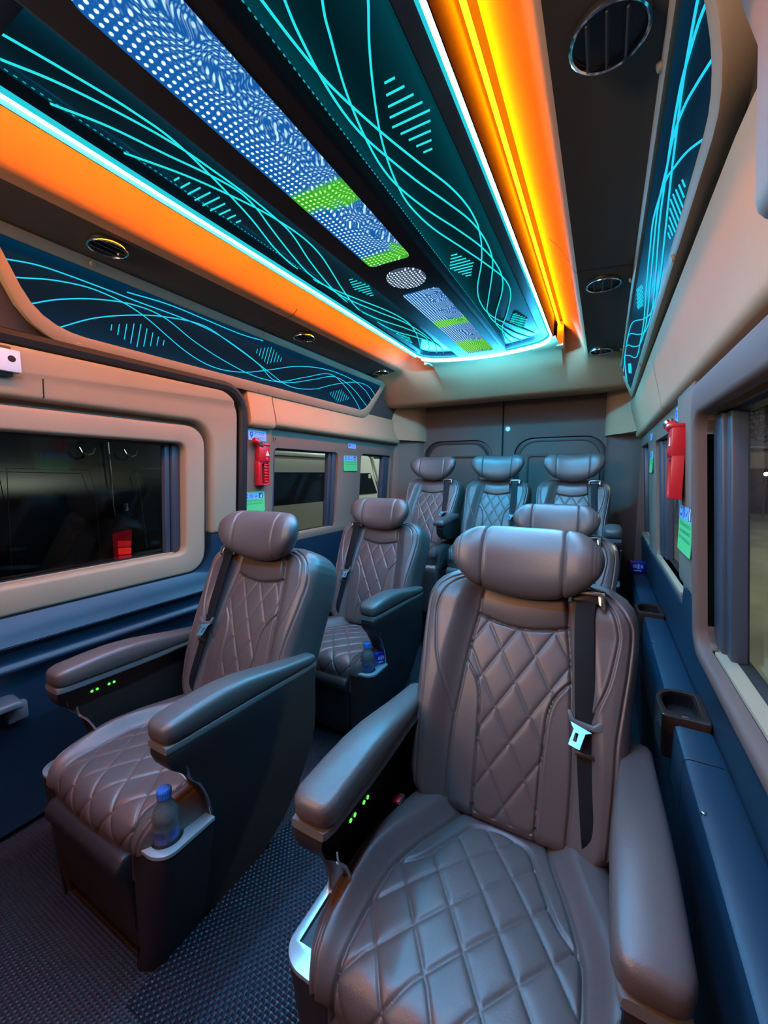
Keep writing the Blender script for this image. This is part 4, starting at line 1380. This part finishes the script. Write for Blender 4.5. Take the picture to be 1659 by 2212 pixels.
set_seat(SL, XSL, 0, 'brown quilted captain seat beside the sliding door, bottle in its aisle tray')
set_seat(SR, XSR, 0, 'nearest brown quilted captain seat beside the right ledge, light tray on its aisle side')
set_seat(copy_tree(SL), XSL, DY2, 'bluish lit captain seat directly behind the one beside the sliding door')
set_seat(copy_tree(SR), XSR - 0.012, DY2, 'captain seat hidden behind the nearest seat, headrest showing above it')


def make_rear(arm):
    root = thing('rear_seat', (0, 0, 0), 'seat', 'seat', 'rear row seats')
    b = make_back(root)
    b.location = (0, 1.553, 0.308)
    b.scale = (0.86, 1, 0.861)
    h = make_headrest(root, HEADR)
    h.location = (0, 1.560, 0.227)
    c = make_cushion(root)
    c.location = (0, 1.766, 0.268)
    c.scale = (0.86, 0.8, 1)
    be = make_belt(root, 1, False)
    be.location = (-0.004, 1.551, 0.308)
    be.scale = (0.9, 1, 0.861)
    obj('seat_base', G().box(-.186, .186, 2.10, 2.62, .2, .47), MT['leather_dark'], root, bevel=0.012)
    pr = [(2.11, .49), (2.085, .50), (2.065, .487), (2.062, .46), (2.075, .43), (2.082, .22), (2.11, .22)]
    obj('front_flap', G().loft([[(x, y, z) for y, z in pr] for x in (-.178, 0, .178)]), MT['leather'], root, bevel=0.008)
    obj('neck_post', G().tube([(.045, 2.50, .94), (.045, 2.50, 1.02)], .006, 8), MT['chrome'], root)
    obj('neck_post', G().tube([(-.045, 2.50, .94), (-.045, 2.50, 1.02)], .006, 8), MT['chrome'], root)
    if arm == 'fold':
        # stubby folding arm between two rear seats: pad on a dark bracket
        a = obj('folding_arm', G().loft([[(x, y, z) for y, z in ((2.10, .715), (2.115, .665), (2.18, .635), (2.30, .62), (2.36, .56), (2.44, .60), (2.42, .74), (2.22, .745), (2.14, .735))] for x in (.165, .208)]),
                MT['plastic'], root, bevel=0.008)
        obj('arm_pad', G().loft([ring_sect(y, .155, .217, zb, zt, 16) for y, zb, zt in ((2.085, .728, .746), (2.09, .722, .754), (2.11, .720, .760), (2.2, .728, .766), (2.36, .738, .772), (2.37, .745, .765))]), MT['leather'], a, smooth=True, auto=60)
    if arm == 'side':
        pad, strip, side, out = arm_geometry(1)
        for g_ in (pad, strip, side):
            g_.v = [(p[0] - .012, p[1] + 1.63, p[2] + 0.225 if p[2] > .24 else max(.2, p[2] + .2)) for p in g_.v]
        a = obj('armrest', side, MT['leather_dark'], root, bevel=0.006)
        obj('arm_pad', pad, MT['leather'], a, smooth=True, auto=70)
        obj('arm_strip', strip, MT['arm_strip'], a, smooth=True, auto=50)
        for xx in (.234, .196):
            obj('chrome_edge', G().tube([(xx, y + 1.629, z + .225) for y, z in out[2:10]], 0.003, 6), MT['chrome'], a, smooth=True)
        lp = [[(p[0] - .012, p[1] + 1.63, p[2]) for p in console_loop(1, z)] for z in (.2, .283)]
        lp = [[(p[0], p[1], zz) for p in l] for l, zz in zip([lp[1], lp[1]], (.2, .508))]
        con = obj('console', G().loft(lp), MT['leather_dark'], root, smooth=True, auto=35)
        obj('tray_rim', panel(G(), [(p[0], p[1]) for p in lp[1]], [], lambda x, y, d: (x, y, d), .5145, .507), MT['tray'], con, bevel=0.0015)
    return root


ra = make_rear('fold')
set_seat(ra, -0.985, 0, 'leftmost rear row seat with a dark folding arm')
rb = make_rear(None)
set_seat(rb, -0.567, 0, 'middle rear row seat under the joint of the rear doors')
rc = make_rear('side')
set_seat(rc, -0.150, 0, 'rightmost rear row seat, partly hidden by the seat in front')


# ================================================================== SMALL THINGS
def bottle(x, y, z, h, label):
    t = thing('water_bottle', (x, y, z), label, 'bottle', 'water bottles in the seat trays')
    k = h / .15
    r = .0245
    pr = [(.0005, .001), (r * .8, 0), (r, .004), (r, .030), (r * .95, .036), (r, .042), (r, .075), (r * .94, .080), (r, .086), (r * .99, .098), (r * .8, .112), (r * .52, .124), (r * .48, .134), (.0005, .1345)]
    obj('bottle_body', G().lathe([(a, b * k) for a, b in pr], (x, y, z), 'z', 28, caps=False), MT['bottle'], t, smooth=True)
    obj('water', G().lathe([(.0005, .002)] + [(a * .93, b * k + .001) for a, b in pr[1:10]] + [(r * .75, .112 * k), (.0005, .1122 * k)], (x, y, z), 'z', 24, caps=False), MT['water'], t, smooth=True)
    gl = G()
    for a0, a1, z0, z1 in ((-150, -95, .046, .070), (-85, -30, .046, .058), (-85, -40, .061, .071), (-20, 40, .046, .070), (60, 110, .05, .068), (130, 190, .046, .07)):
        v = []
        for a in np.linspace(a0, a1, 7):
            for zz in (z0, z1):
                v.append((x + r * 1.012 * math.cos(R(a)), y + r * 1.012 * math.sin(R(a)), z + zz * k))
        gl.add(v, [(2 * i, 2 * i + 2, 2 * i + 3, 2 * i + 1) for i in range(6)])
    obj('printed_label', gl, MT['label_blue'], t)
    cap = []
    for zz, rr in ((.131, .0125), (.133, .0132), (.147, .0132), (.150, .0115)):
        cap.append([(x + (rr + (.0006 if i % 2 else 0)) * math.cos(2 * math.pi * i / 40), y + (rr + (.0006 if i % 2 else 0)) * math.sin(2 * math.pi * i / 40), z + zz * k) for i in range(40)])
    obj('cap', G().loft(cap), MT['cap_blue'], t)
    return t


bottle(XSL + .208, .434, .2500, .145, 'blue-capped water bottle in the aisle tray of the seat by the sliding door')
bottle(XSL + .208, .434 + DY2, .2500, .145, 'blue-capped water bottle on the tray of the second left seat')
bottle(-.150 + .178, 2.075, .5148, .135, 'water bottle partly hidden by the rear right armrest')


def packet(x, y, z, w, h, rz, label):
    t = thing('tissue_packet', (x, y, z), label, 'packet')
    rings = []
    for k, hh in ((-1, .3), (-.97, .5), (-.85, 1), (-.3, 1.1), (.3, 1.1), (.85, 1), (.97, .5), (1, .3)):
        ring_ = []
        for a in range(12):
            c, s = math.cos(2 * math.pi * a / 12), math.sin(2 * math.pi * a / 12)
            px, py = w / 2 * k, .010 * hh * math.copysign(abs(s) ** .7, s)
            pz = h / 2 + h / 2 * math.copysign(abs(c) ** .4, c)
            ring_.append((x + px * math.cos(rz) - py * math.sin(rz), y + px * math.sin(rz) + py * math.cos(rz), z + pz))
        rings.append(ring_)
    obj('wrapper', G().loft(rings), MT['packet'], t, smooth=True, auto=60)
    g = G()
    for i, (u0, u1, v0, v1) in enumerate(((-.25, -.05, .45, .7), (0, .12, .4, .75), (.18, .32, .45, .7), (-.2, .25, .2, .3))):
        q = [(u0, v0), (u1, v0), (u1, v1), (u0, v1)]
        g.add([(x + u * w * math.cos(rz) + .0122 * math.sin(rz), y + u * w * math.sin(rz) - .0122 * math.cos(rz), z + v * h) for u, v in q], [(0, 1, 2, 3)])
    obj('print', g, MT['sticker_blue'], t)
    return t


packet(XSL + .224, .495 + DY2, .29, .045, .05, R(60), 'small blue packet tucked behind the bottle on the second left tray')
packet(.060, 2.125, .5148, .05, .075, R(20), 'blue packet standing behind the bottle at the rear right armrest')
packet(.172, 2.375, .51, .075, .065, R(5), 'blue and white packet lying on the rear end of the ledge')
obj('ledge_top', extr_y(G(), [(0.149, 0.5), (0.152, 0.507), (0.158, 0.51), (0.206, 0.51), (0.212, 0.507), (0.214, 0.50), (0.25, 0.50), (0.25, 0.40), (0.149, 0.40)], 2.333, 2.6), MT['navy'], lg, smooth=True, auto=30)


def cup_holder(y0, y1, label):
    """boat shaped brown holder let into the ledge"""
    t = thing('cup_holder', (.18, (y0 + y1) / 2, .50), label, 'cup holder', 'brown cup holders in the ledge')
    ym = (y0 + y1) / 2
    out = chamfer([(.130, y0, .012), (.213, y0, .008), (.216, y1, .01), (.150, y1 + .004, .03), (.124, ym + .02, .02)])
    inn = chamfer([(.141, y0 + .026, .01), (.199, y0 + .026, .006), (.201, y1 - .012, .008), (.155, y1 - .010, .025), (.135, ym + .02, .016)])
    f = lambda x, y, d: (x, y, d)
    obj('holder_rim', ring(G(), out, inn, f, .522, .488), MT['wood'], t, bevel=.003)
    obj('holder_well', ring(G(), inn, [(x * .96 + .007, y) for x, y in inn], f, .516, .43), MT['plastic'], t)
    obj('holder_floor', panel(G(), inn, [], f, .455, .45), MT['plastic'], t)
    obj('holder_skirt', G().loft([[(x, y, .49) for x, y in out], [(x * .9 + .016, y * .96 + ym * .04, .43) for x, y in out]]), MT['plastic'], t)
    obj('catch', G().box(.164, .176, y0 + .008, y0 + .013, .520, .5235), MT['chrome'], t, bevel=.001)
    return t


cup_holder(.962, 1.095, 'brown cup holder in the ledge beside the nearest seat')
cup_holder(1.662, 1.795, 'second brown cup holder along the right ledge')


def on_wall(side, y, z, d=0.0):
    """matrix: local x runs along the wall to the viewer's right, local z up, local -y into the room"""
    zx = 0.065
    if side < 0:
        x = XL(z) + d
        return Matrix(((0, -1, 0, x), (1, 0, 0, y), (0, 0, 1, z), (0, 0, 0, 1)))
    x = XR(z) - d
    return Matrix(((0, 1, 0, x), (-1, 0, 0, y), (0, 0, 1, z), (0, 0, 0, 1)))


def put(o, m):
    o.matrix_world = m
    return o


def flat_poly(g, pts, y0, y1):
    a = [(x, y0, z) for x, z in pts]
    b = [(x, y1, z) for x, z in pts]
    return g.loft([a, b])


def disc(cx, cz, r, n=16, sx=1.0):
    return [(cx + sx * r * math.cos(2 * math.pi * k / n), cz + r * math.sin(2 * math.pi * k / n)) for k in range(n)]


def glyph_row(g, x0, x1, z, h, seed, y=-.0012, gap=.3):
    """a row of small printed characters built from strokes"""
    rd = random.Random(seed)
    n = max(2, int((x1 - x0) / h))
    w = (x1 - x0) / n
    for i in range(n):
        a = x0 + i * w
        b = a + w * (1 - gap)
        st = h * .16
        for zz in rd.sample((0, .42, .84), 2):
            g.add([(a, y, z + zz * h), (b, y, z + zz * h), (b, y, z + zz * h + st), (a, y, z + zz * h + st)], [(0, 1, 2, 3)])
        xx = rd.choice((a, (a + b) / 2, b - st))
        g.add([(xx, y, z), (xx + st, y, z), (xx + st, y, z + h), (xx, y, z + h)], [(0, 1, 2, 3)])
    return g


def safety_sticker(side, y, z, w, h, label, rows, d):
    t = thing('safety_sticker', (0, 0, 0), label, 'sticker', 'green safety stickers')
    body = rrect(-w / 2, w / 2, -h / 2, h / 2, .008, 4)
    obj('sheet', flat_poly(G(), body, -.0006, .0006), MT['sticker_green'], t)
    top = [(-w / 2 + .001, h * .24), (w / 2 - .001, h * .24), (w / 2 - .001, h / 2 - .008), (w / 2 - .008, h / 2 - .001), (-w / 2 + .008, h / 2 - .001), (-w / 2 + .001, h / 2 - .008)]
    obj('title_band', flat_poly(G(), top, -.0009, 0), MT['sticker_green_top'], t)
    glyph = glyph_row(G(), -w * .32, w * .38, h * .36, h * .05, 3)
    glyph_row(glyph, -w * .2, w * .38, h * .28, h * .035, 4)
    obj('title_print', glyph, MT['ink_green'], t)
    zb, zt = h * .0, h * .22
    obj('picture_band', flat_poly(G(), [(-w * .47, zb), (w * .47, zb), (w * .47, zt), (-w * .47, zt)], -.0009, 0), MT['sticker_blue'], t)
    cz, r = (zb + zt) / 2, (zt - zb) * .38
    g = flat_poly(G(), [(x, q) for x, q in disc(-w * .36, cz, r) if q > cz + r * .1] , -.0013, 0)
    flat_poly(g, [(x, q) for x, q in disc(-w * .36, cz, r) if q < cz - r * .1], -.0013, 0)
    g.loft([[(-w * .14 + k * math.cos(R(a)), yy, cz + k * math.sin(R(a))) for k, yy in ((r, -.0013), (r * .8, -.0013), (r * .8, 0), (r, 0))] for a in range(0, 361, 20)], caps=False)
    flat_poly(g, [(-w * .14 - r * .6, cz + r * .4), (-w * .14 - r * .45, cz + r * .6), (-w * .14 + r * .6, cz - r * .4), (-w * .14 + r * .45, cz - r * .6)], -.0013, 0)
    flat_poly(g, [(w * .05, cz - r * .7), (w * .10, cz - r * .5), (w * .15, cz + r * .5), (w * .12, cz + r * .1), (w * .08, cz - r * .1), (w * .05, cz)], -.0013, 0)
    obj('pictograms', g, MT['ink_blue'], t)
    g = flat_poly(G(), [(w * .24, zb + .002), (w * .40, zb + .002), (w * .40, zt - .002), (w * .24, zt - .002)], -.0013, 0)
    obj('picture_box', g, MT['ink_dark'], t)
    obj('picture_figure', flat_poly(G(), [(w * .29, zb + .004), (w * .36, zb + .004), (w * .36, zt - .005), (w * .33, zt - .004), (w * .28, cz)], -.0016, 0), MT['white'], t)
    g = G()
    for k in range(rows):
        glyph_row(g, -w * .40, w * .42, -h * (.10 + .105 * k), h * .05, 20 + k)
    if rows:
        obj('text_rows', g, MT['ink_green'], t)
    return put(t, on_wall(side, y, z, d))


def blue_label(side, y, z, w, h, label, d):
    t = thing('blue_label', (0, 0, 0), label, 'sticker', 'small blue labels')
    obj('sheet', flat_poly(G(), rrect(-w / 2, w / 2, -h / 2, h / 2, .003, 3), -.0006, .0006), MT['sticker_blue'], t)
    g = flat_poly(G(), [(-w * .41, h * .28), (-w * .33, h * .36), (-w * .24, h * .28), (-w * .24, 0), (-w * .33, -h * .28), (-w * .41, 0)], -.0012, 0)
    obj('shield_mark', g, MT['ink_blue'], t)
    obj('shield_centre', flat_poly(G(), disc(-w * .325, h * .12, h * .09, 8), -.0015, 0), MT['sticker_blue'], t)
    obj('printed_lines', glyph_row(glyph_row(G(), -w * .18, w * .42, h * .08, h * .26, 7), -w * .18, w * .40, -h * .3, h * .2, 9), MT['ink_blue'], t)
    return put(t, on_wall(side, y, z, d))


def glass_hammer(side, y, z, label, d):
    """red emergency hammer in its holder"""
    t = thing('emergency_hammer', (0, 0, 0), label, 'hammer', 'red emergency hammers')
    obj('holder', G().box(-.032, .032, -.030, .001, -.0, .078), MT['red'], t, bevel=.004)
    lower = panel(G(), [(-.036, -.105), (.032, -.105), (.032, .004), (-.036, .004)], [rrect(-.014, .026, -.098, -.006, .010, 4)], lambda x, q, dd: (x, -dd, q), .026, 0.0)
    obj('cradle', lower, MT['red'], t, bevel=.003)
    obj('cradle_back', G().box(-.018, .029, -.010, -.004, -.1, -.002), MT['ink_dark'], t)
    h = obj('hammer_shaft', G().box(.002, .025, -.020, -.010, -.098, -.002), MT['red'], t, bevel=.002)
    for k in range(7):
        zz = -.092 + k * .0128
        obj('grip_rib', G().box(.001, .026, -.0235, -.018, zz, zz + .0058), MT['red'], h, bevel=.0012)
    hd_ = obj('hammer_head', G().tube([(-.010, -.022, .074), (-.042, -.026, .088), (-.062, -.028, .094)], [.014, .015, .010], 12), MT['red'], t, smooth=True, auto=50)
    obj('metal_collar', G().tube([(-.024, -.024, .0802), (-.038, -.0256, .0863)], .0158, 12), MT['chrome'], hd_, smooth=True, auto=50)
    obj('top_cap', G().box(-.012, .034, -.034, 0, .072, .082), MT['red'], t, bevel=.003)
    obj('warning_triangle', flat_poly(G(), [(.004, .028), (.026, .028), (.015, .050)], -.0312, -.029), MT['white'], t)
    obj('triangle_mark', flat_poly(G(), [(.013, .033), (.017, .033), (.0165, .042), (.0135, .042)], -.0318, -.031), MT['ink_tan'], t)
    obj('catch_button', G().lathe([(.0001, 0), (.008, 0), (.008, -.003), (.0001, -.0042)], (.010, -.030, .012), 'y', 12), MT['red'], t)
    return put(t, on_wall(side, y, z, d))


blue_label(-1, 1.305, 1.186, .105, .044, 'small blue label above the red hammer behind the sliding door', .0172)
glass_hammer(-1, 1.325, 1.070, 'red emergency hammer on the pillar behind the sliding door', .0172)
safety_sticker(-1, 1.292, .905, .125, .120, 'green safety sticker under the left hammer, half hidden by a headrest', 2, .0172)
blue_label(-1, 2.095, 1.187, .085, .030, 'small blue label above the green sticker between the rear left windows', .0012)
safety_sticker(-1, 2.085, 1.096, .150, .125, 'green safety sticker between the two rear left windows', 2, .0012)
blue_label(1, 1.390, 1.186, .11, .042, 'small blue label above the red hammer on the right side', .0012)
glass_hammer(1, 1.250, 1.060, 'red emergency hammer on the right pillar beside the large window', .0132)
safety_sticker(1, 1.21, .905, .175, .165, 'large green safety sticker on the right pillar below the hammer', 3, .0132)
blue_label(1, 2.13, 1.178, .085, .030, 'tiny blue label between the rear right windows', .0012)
safety_sticker(1, 2.125, 1.085, .12, .125, 'narrow looking green sticker between the rear right windows', 2, .0012)

pl = thing('screw_cap', (0, 0, 0), 'round dark screw cap above the left middle window', 'cap')
obj('cap_disc', G().lathe([(.011, 0), (.0105, -.003), (.0001, -.0034)], (0, 0, 0), 'y', 20), MT['taupe'], pl, smooth=True, auto=40)
obj('cross_slot', G().box(-.006, .006, -.0042, -.003, -.0012, .0012).box(-.0012, .0012, -.0042, -.003, -.006, .006), MT['gap'], pl)
put(pl, on_wall(-1, 1.43, 1.182, .0002))

lt = thing('door_latch', (XL(1.3) + .04, .43, 1.30), 'white latch box with a dark hole at the left end of the door header', 'latch')
obj('latch_body', G().box(XL(1.3) + .02, XL(1.3) + .062, .34, .4705, 1.272, 1.327), MT['latch'], lt, bevel=.003)
obj('latch_hole', G().lathe([(.008, 0), (.008, .001), (.0001, .0012)], (XL(1.3) + .0618, .452, 1.304), 'x', 16), MT['gap'], lt)
obj('latch_plate', G().box(XL(1.3) + .018, XL(1.3) + .05, .33, .458, 1.262, 1.337), MT['plastic'], lt, bevel=.004)


# ================================================================== OUTSIDE
MT['yard'] = mat('wet concrete', (0.31, 0.30, 0.21), 0.35, spec=0.5, vary=0.45, vscale=0.9)
MT['black_paint'] = mat('black car paint', (0.004, 0.006, 0.009), 0.3)
MT['bus_paint'] = mat('grey white bus paint', (0.22, 0.235, 0.22), 0.4)
MT['white_paint'] = mat('white car paint', (0.55, 0.58, 0.54), 0.35)
MT['black_glass'] = mat('black glass', (0.006, 0.010, 0.016), 0.1)
MT['tail'] = mat('tail lamp red', (0.55, 0.01, 0.02), 0.12, emit=(0.9, 0.02, 0.03), estr=0.55)
MT['tail_dark'] = mat('dark red lens', (0.22, 0.004, 0.01), 0.12, emit=(0.5, 0.005, 0.02), estr=0.25)
MT['tail_hot'] = mat('lit red lens', (0.6, 0.02, 0.02), 0.12, emit=(1.0, 0.03, 0.02), estr=0.9)
MT['plaster'] = mat('stained plaster', (0.30, 0.29, 0.24), 0.9, vary=0.3, vscale=1.5)
MT['dark_wall'] = mat('dark garage', (0.03, 0.03, 0.028), 0.9)
MT['metal_roof'] = mat('corrugated roof', (0.35, 0.36, 0.36), 0.6, vary=0.2)
MT['leaf'] = mat('dark foliage', (0.05, 0.085, 0.035), 0.7)
MT['bark'] = mat('bark', (0.06, 0.04, 0.03), 0.9)
MT['yard_lamp'] = emitter('yard lamp', (1.0, 0.95, 0.75), 14.0)

gr = structure('ground', 'wet concrete yard outside the van')
obj('yard_slab', G().box(-30, 45, -20, 60, -0.45, -0.35), MT['yard'], gr)

# black van close to the sliding door window
bv = thing('black_van', (-3.9, 1.0, -.35), 'black van with a red tail lamp seen through the large left window', 'van')
sec = lambda y, k, zt: [(-5.2, y, -.02), (-3.22 - .02 * k, y, -.02), (-3.2 - .02 * k, y, .45), (-3.22 - .03 * k, y, .80), (-3.30 - .05 * k, y, zt - .12), (-3.40 - .05 * k, y, zt - .02), (-3.6, y, zt), (-5.0, y, zt), (-5.2, y, zt - .2)]
obj('van_body', G().loft([sec(-1.9, 4, 1.4), sec(-1.8, 1, 1.46), sec(2.5, 1, 1.46), sec(2.72, 3, 1.42)]), MT['black_paint'], bv, bevel=.03)
tl_ = obj('tail_lamp', G().loft([[(x, y, z) for y, z in ((1.615, .35), (1.735, .35), (1.75, .585), (1.62, .565))] for x in (-3.24, -3.195)]), MT['tail_dark'], bv, bevel=.012)
for za, zb, mm in ((.36, .395, 'tail'), (.405, .455, 'tail_hot'), (.465, .51, 'tail'), (.52, .56, 'tail_dark')):
    obj('lens', G().loft([[(x, y, z) for y, z in ((1.635, za), (1.722, za - .008), (1.73, zb - .01), (1.637, zb))] for x in (-3.20, -3.183)]), MT[mm], tl_, bevel=.006)
obj('tail_reflector', G().box(-3.2, -3.185, 1.64, 1.73, .315, .345), MT['white_paint'], bv, bevel=.004)
obj('body_strip', G().box(-3.215, -3.19, 1.76, 2.5, .385, .40), MT['steel'], bv, bevel=.003)
obj('pillar_chrome', G().tube([(-3.30, 1.66, 1.32), (-3.245, 1.645, 1.0), (-3.22, 1.635, .78), (-3.212, 1.64, .70)], [.012, .008, .006, .004], 6), MT['steel'], bv)
obj('door_handle', G().box(-3.24, -3.20, 1.70, 1.735, .73, .79), MT['steel'], bv, bevel=.008)
obj('door_seam', G().tube([(-3.205, 1.86, .42), (-3.215, 1.835, .9), (-3.235, 1.83, 1.02), (-3.24, 1.86, 1.06), (-3.24, 2.45, 1.06)], .003, 5), MT['steel'], bv)
obj('door_seam', G().tube([(-3.205, 1.52, .35), (-3.22, 1.52, .9), (-3.24, 1.50, 1.04), (-3.245, 1.05, 1.05), (-3.22, 1.02, .4)], .0025, 5), MT['sash'], bv)
for yy in (1.50, 1.80):  # bright steel arcs stand in for lamp reflections on the body
    obj('lamp_reflection', G().tube([(-3.25, yy - .05, 1.20), (-3.245, yy - .035, 1.165), (-3.243, yy, 1.15), (-3.245, yy + .035, 1.165), (-3.25, yy + .05, 1.20)], .008, 6), MT['steel'], bv)
for yy in (-1.2, 2.0):
    obj('wheel', G().lathe([(.05, -.09), (.28, -.10), (.33, -.06), (.33, .06), (.28, .10), (.05, .09)], (-3.32, yy, -.02), 'x', 24), MT['plastic'], bv, smooth=True, auto=40)

bs = thing('white_bus', (-4.2, 4.1, -.35), 'white bus with dark side windows parked outside the left middle window', 'bus')
obj('bus_body', G().loft([[(-5.6, y, .0), (-3.42, y, .0), (-3.4, y, .5), (-3.44, y, 1.18), (-3.55, y, 1.38), (-5.4, y, 1.4)] for y in (3.08, 3.12, 5.15, 5.2)]), MT['bus_paint'], bs, bevel=.02)
for ya, yb in ((3.2, 4.62), (4.72, 5.12)):
    obj('bus_window', panel(G(), rrect(ya, yb, .63, 1.03, .04), [], lambda y, z, d: (-3.408 - (z - .5) * .045 + d, y, z), .008, -.01), MT['black_glass'], bs)
obj('roof_rail', G().box(-3.47, -3.425, 3.15, 5.15, 1.235, 1.27), MT['metal_roof'], bs, bevel=.006)
obj('rail_foot', G().box(-3.44, -3.415, 3.45, 3.49, 1.20, 1.25), MT['steel'], bs)
for yy in (3.6, 4.8):
    obj('wheel', G().lathe([(.05, -.09), (.3, -.10), (.35, -.06), (.35, .06), (.3, .10), (.05, .09)], (-3.5, yy, 0), 'x', 24), MT['plastic'], bs, smooth=True, auto=40)

tk = thing('white_truck', (-4.6, 6.6, -.35), 'white truck cab with a dark side window beyond the rear left window', 'truck')
obj('cab', G().loft([[(-5.8, y, 0), (-4.0, y, 0), (-4.0, y, .6), (-4.05, y, zt - .08), (-4.15, y, zt), (-5.6, y, zt)] for y, zt in ((6.0, 1.38), (6.05, 1.40), (6.85, 1.38), (6.98, 1.05), (7.15, .62))]), MT['white_paint'], tk, bevel=.02)
obj('cab_window', panel(G(), chamfer([(6.2, .62, .03), (6.98, .62, .03), (6.78, 1.02, .03), (6.2, 1.02, .03)]), [], lambda y, z, d: (-3.99 - max(0, z - .6) * .1 + d, y, z), .006, -.01), MT['black_glass'], tk)
obj('window_sticker', G().box(-4.03, -4.01, 6.68, 6.76, .92, 1.0), MT['white_paint'], tk)
obj('pillar_trim', G().tube([(-4.03, 6.84, 1.33), (-4.0, 7.0, .95), (-3.99, 7.08, .62)], [.03, .025, .03], 8), MT['white_paint'], tk, smooth=True)
for yy in (6.3,):
    obj('wheel', G().lathe([(.05, -.09), (.3, -.10), (.35, -.06), (.35, .06), (.3, .10), (.05, .09)], (-4.12, yy, 0), 'x', 24), MT['plastic'], tk, smooth=True, auto=40)
bx = thing('box_trailer', (-5.2, 8.2, -.35), 'bright white box body behind the truck cab', 'trailer')
obj('box_body', G().box(-6.5, -4.3, 7.35, 9.6, .35, 1.33), MT['white_paint'], bx, bevel=.03)
obj('box_rail', G().box(-4.31, -4.285, 7.4, 9.5, .5, .54), MT['metal_roof'], bx)
for yy in (7.8, 9.2):
    obj('wheel', G().lathe([(.05, -.09), (.3, -.10), (.35, -.06), (.35, .06), (.3, .10), (.05, .09)], (-4.45, yy, 0), 'x', 20), MT['plastic'], bx, smooth=True, auto=40)
obj('box_support', G().box(-6.3, -4.5, 7.5, 9.5, .0, .35), MT['plastic'], bx)

# yard seen through the right windows
ga = thing('garage_building', (6.5, 21.0, -.35), 'low plaster garage with a dark opening across the yard', 'building')
u = Vector((0.876, 0.481, 0))
nb_ = Vector((0.481, -0.876, 0))
o0 = Vector((4.45, 20.15, 0))


def bq(a, b, z0, z1, d0, d1):
    return G().loft([[tuple(o0 + u * s + nb_ * d + Vector((0, 0, z))) for s, d in ((a, d0), (b, d0), (b, d1), (a, d1))] for z in (z0, z1)])


obj('front_wall', bq(-6, 8, 1.2, 1.95, -.3, 0), MT['plaster'], ga)
for a, b in ((-6, -2.2), (-.15, .12), (2.4, 2.7), (5.4, 8)):
    obj('wall_pier', bq(a, b, -.35, 1.2, -.3, 0), MT['plaster'], ga)
obj('back_wall', bq(-6, 8, -.35, 1.95, -4.3, -4.0), MT['dark_wall'], ga)
obj('side_wall', bq(-6, -5.8, -.35, 1.95, -4.0, -.3), MT['dark_wall'], ga)
obj('roof_sheet', bq(-6.3, 8.3, 1.95, 2.02, -4.3, .5), MT['metal_roof'], ga)
for k in range(16):
    obj('roof_batten', bq(-6.2 + k * .9, -6.12 + k * .9, 1.88, 1.95, -.2, .48), MT['bark'], ga)
ob = thing('parked_car', (5.0, 17.5, -.35), 'dark car parked in front of the garage', 'car')
cs = lambda x: None
c0 = Vector((4.75, 17.1, -.35))


def cq(pts, d0, d1):
    return G().loft([[tuple(c0 + u * s + nb_ * d + Vector((0, 0, z))) for s, z in pts] for d in (d0, d1)])


obj('car_body', cq([(-.1, .25), (0, .62), (.6, .70), (1.0, 1.05), (2.4, 1.08), (2.9, .75), (3.5, .70), (3.6, .3), (3.5, .18), (0, .18)], -1.4, 0), MT['black_paint'], ob, bevel=.05)
obj('side_glass', cq([(.78, .74), (1.08, 1.0), (2.34, 1.02), (2.74, .74)], -.02, .012), MT['black_glass'], ob)
obj('head_lamp', cq([(-.02, .5), (.18, .52), (.22, .62), (.02, .6)], -.04, .02), MT['steel'], ob)
for s in (.7, 2.9):
    obj('wheel', G().lathe([(.05, -.1), (.25, -.1), (.28, 0), (.25, .1), (.05, .1)], tuple(c0 + u * s + nb_ * -.05 + Vector((0, 0, .28))), 'y', 20), MT['plastic'], ob, smooth=True, auto=40)

rnd = random.Random(4)


def tree(x, y, h, r, label):
    t = thing('tree', (x, y, -.35), label, 'tree', 'trees behind the garage')
    obj('trunk', G().tube([(x, y, -.35), (x + .1, y, h * .4), (x, y + .1, h * .7)], [.2, .15, .08], 8), MT['bark'], t, smooth=True)
    g = G()
    for k in range(1500):
        a, b = rnd.uniform(0, 2 * math.pi), rnd.uniform(-1, 1)
        q = r * rnd.uniform(.55, 1) * (0.85 + .25 * math.sin(3 * a + 4 * b))
        c = Vector((x + q * math.cos(a) * math.sqrt(1 - b * b), y + q * math.sin(a) * math.sqrt(1 - b * b), h * .62 + q * b * .8))
        s = rnd.uniform(.10, .22)
        e1 = Vector((rnd.gauss(0, 1), rnd.gauss(0, 1), rnd.gauss(0, 1))).normalized()
        e2 = e1.orthogonal().normalized()
        g.add([c - e1 * s, c + e2 * s * .5, c + e1 * s, c - e2 * s * .5], [(0, 1, 2, 3)])
    tag(obj('foliage', g, MT['leaf'], t), kind='stuff')


tree(2.6, 29.5, 6.6, 2.7, 'dark leafy tree rising behind the garage roof')
tree(9.6, 33.0, 7.4, 3.2, 'second dark tree further along behind the garage')
sl = thing('yard_lamp', (4.35, 16.3, -.35), 'small bright yard lamp on a thin post in front of the garage', 'lamp')
obj('post', G().tube([(4.35, 16.3, -.35), (4.35, 16.3, .95)], .025, 8), MT['bark'], sl)
obj('lamp_head', G().lathe([(.0005, .0), (.05, .02), (.065, .06), (.05, .10), (.0005, .12)], (4.35, 16.3, .93), 'z', 16), MT['yard_lamp'], sl, smooth=True)
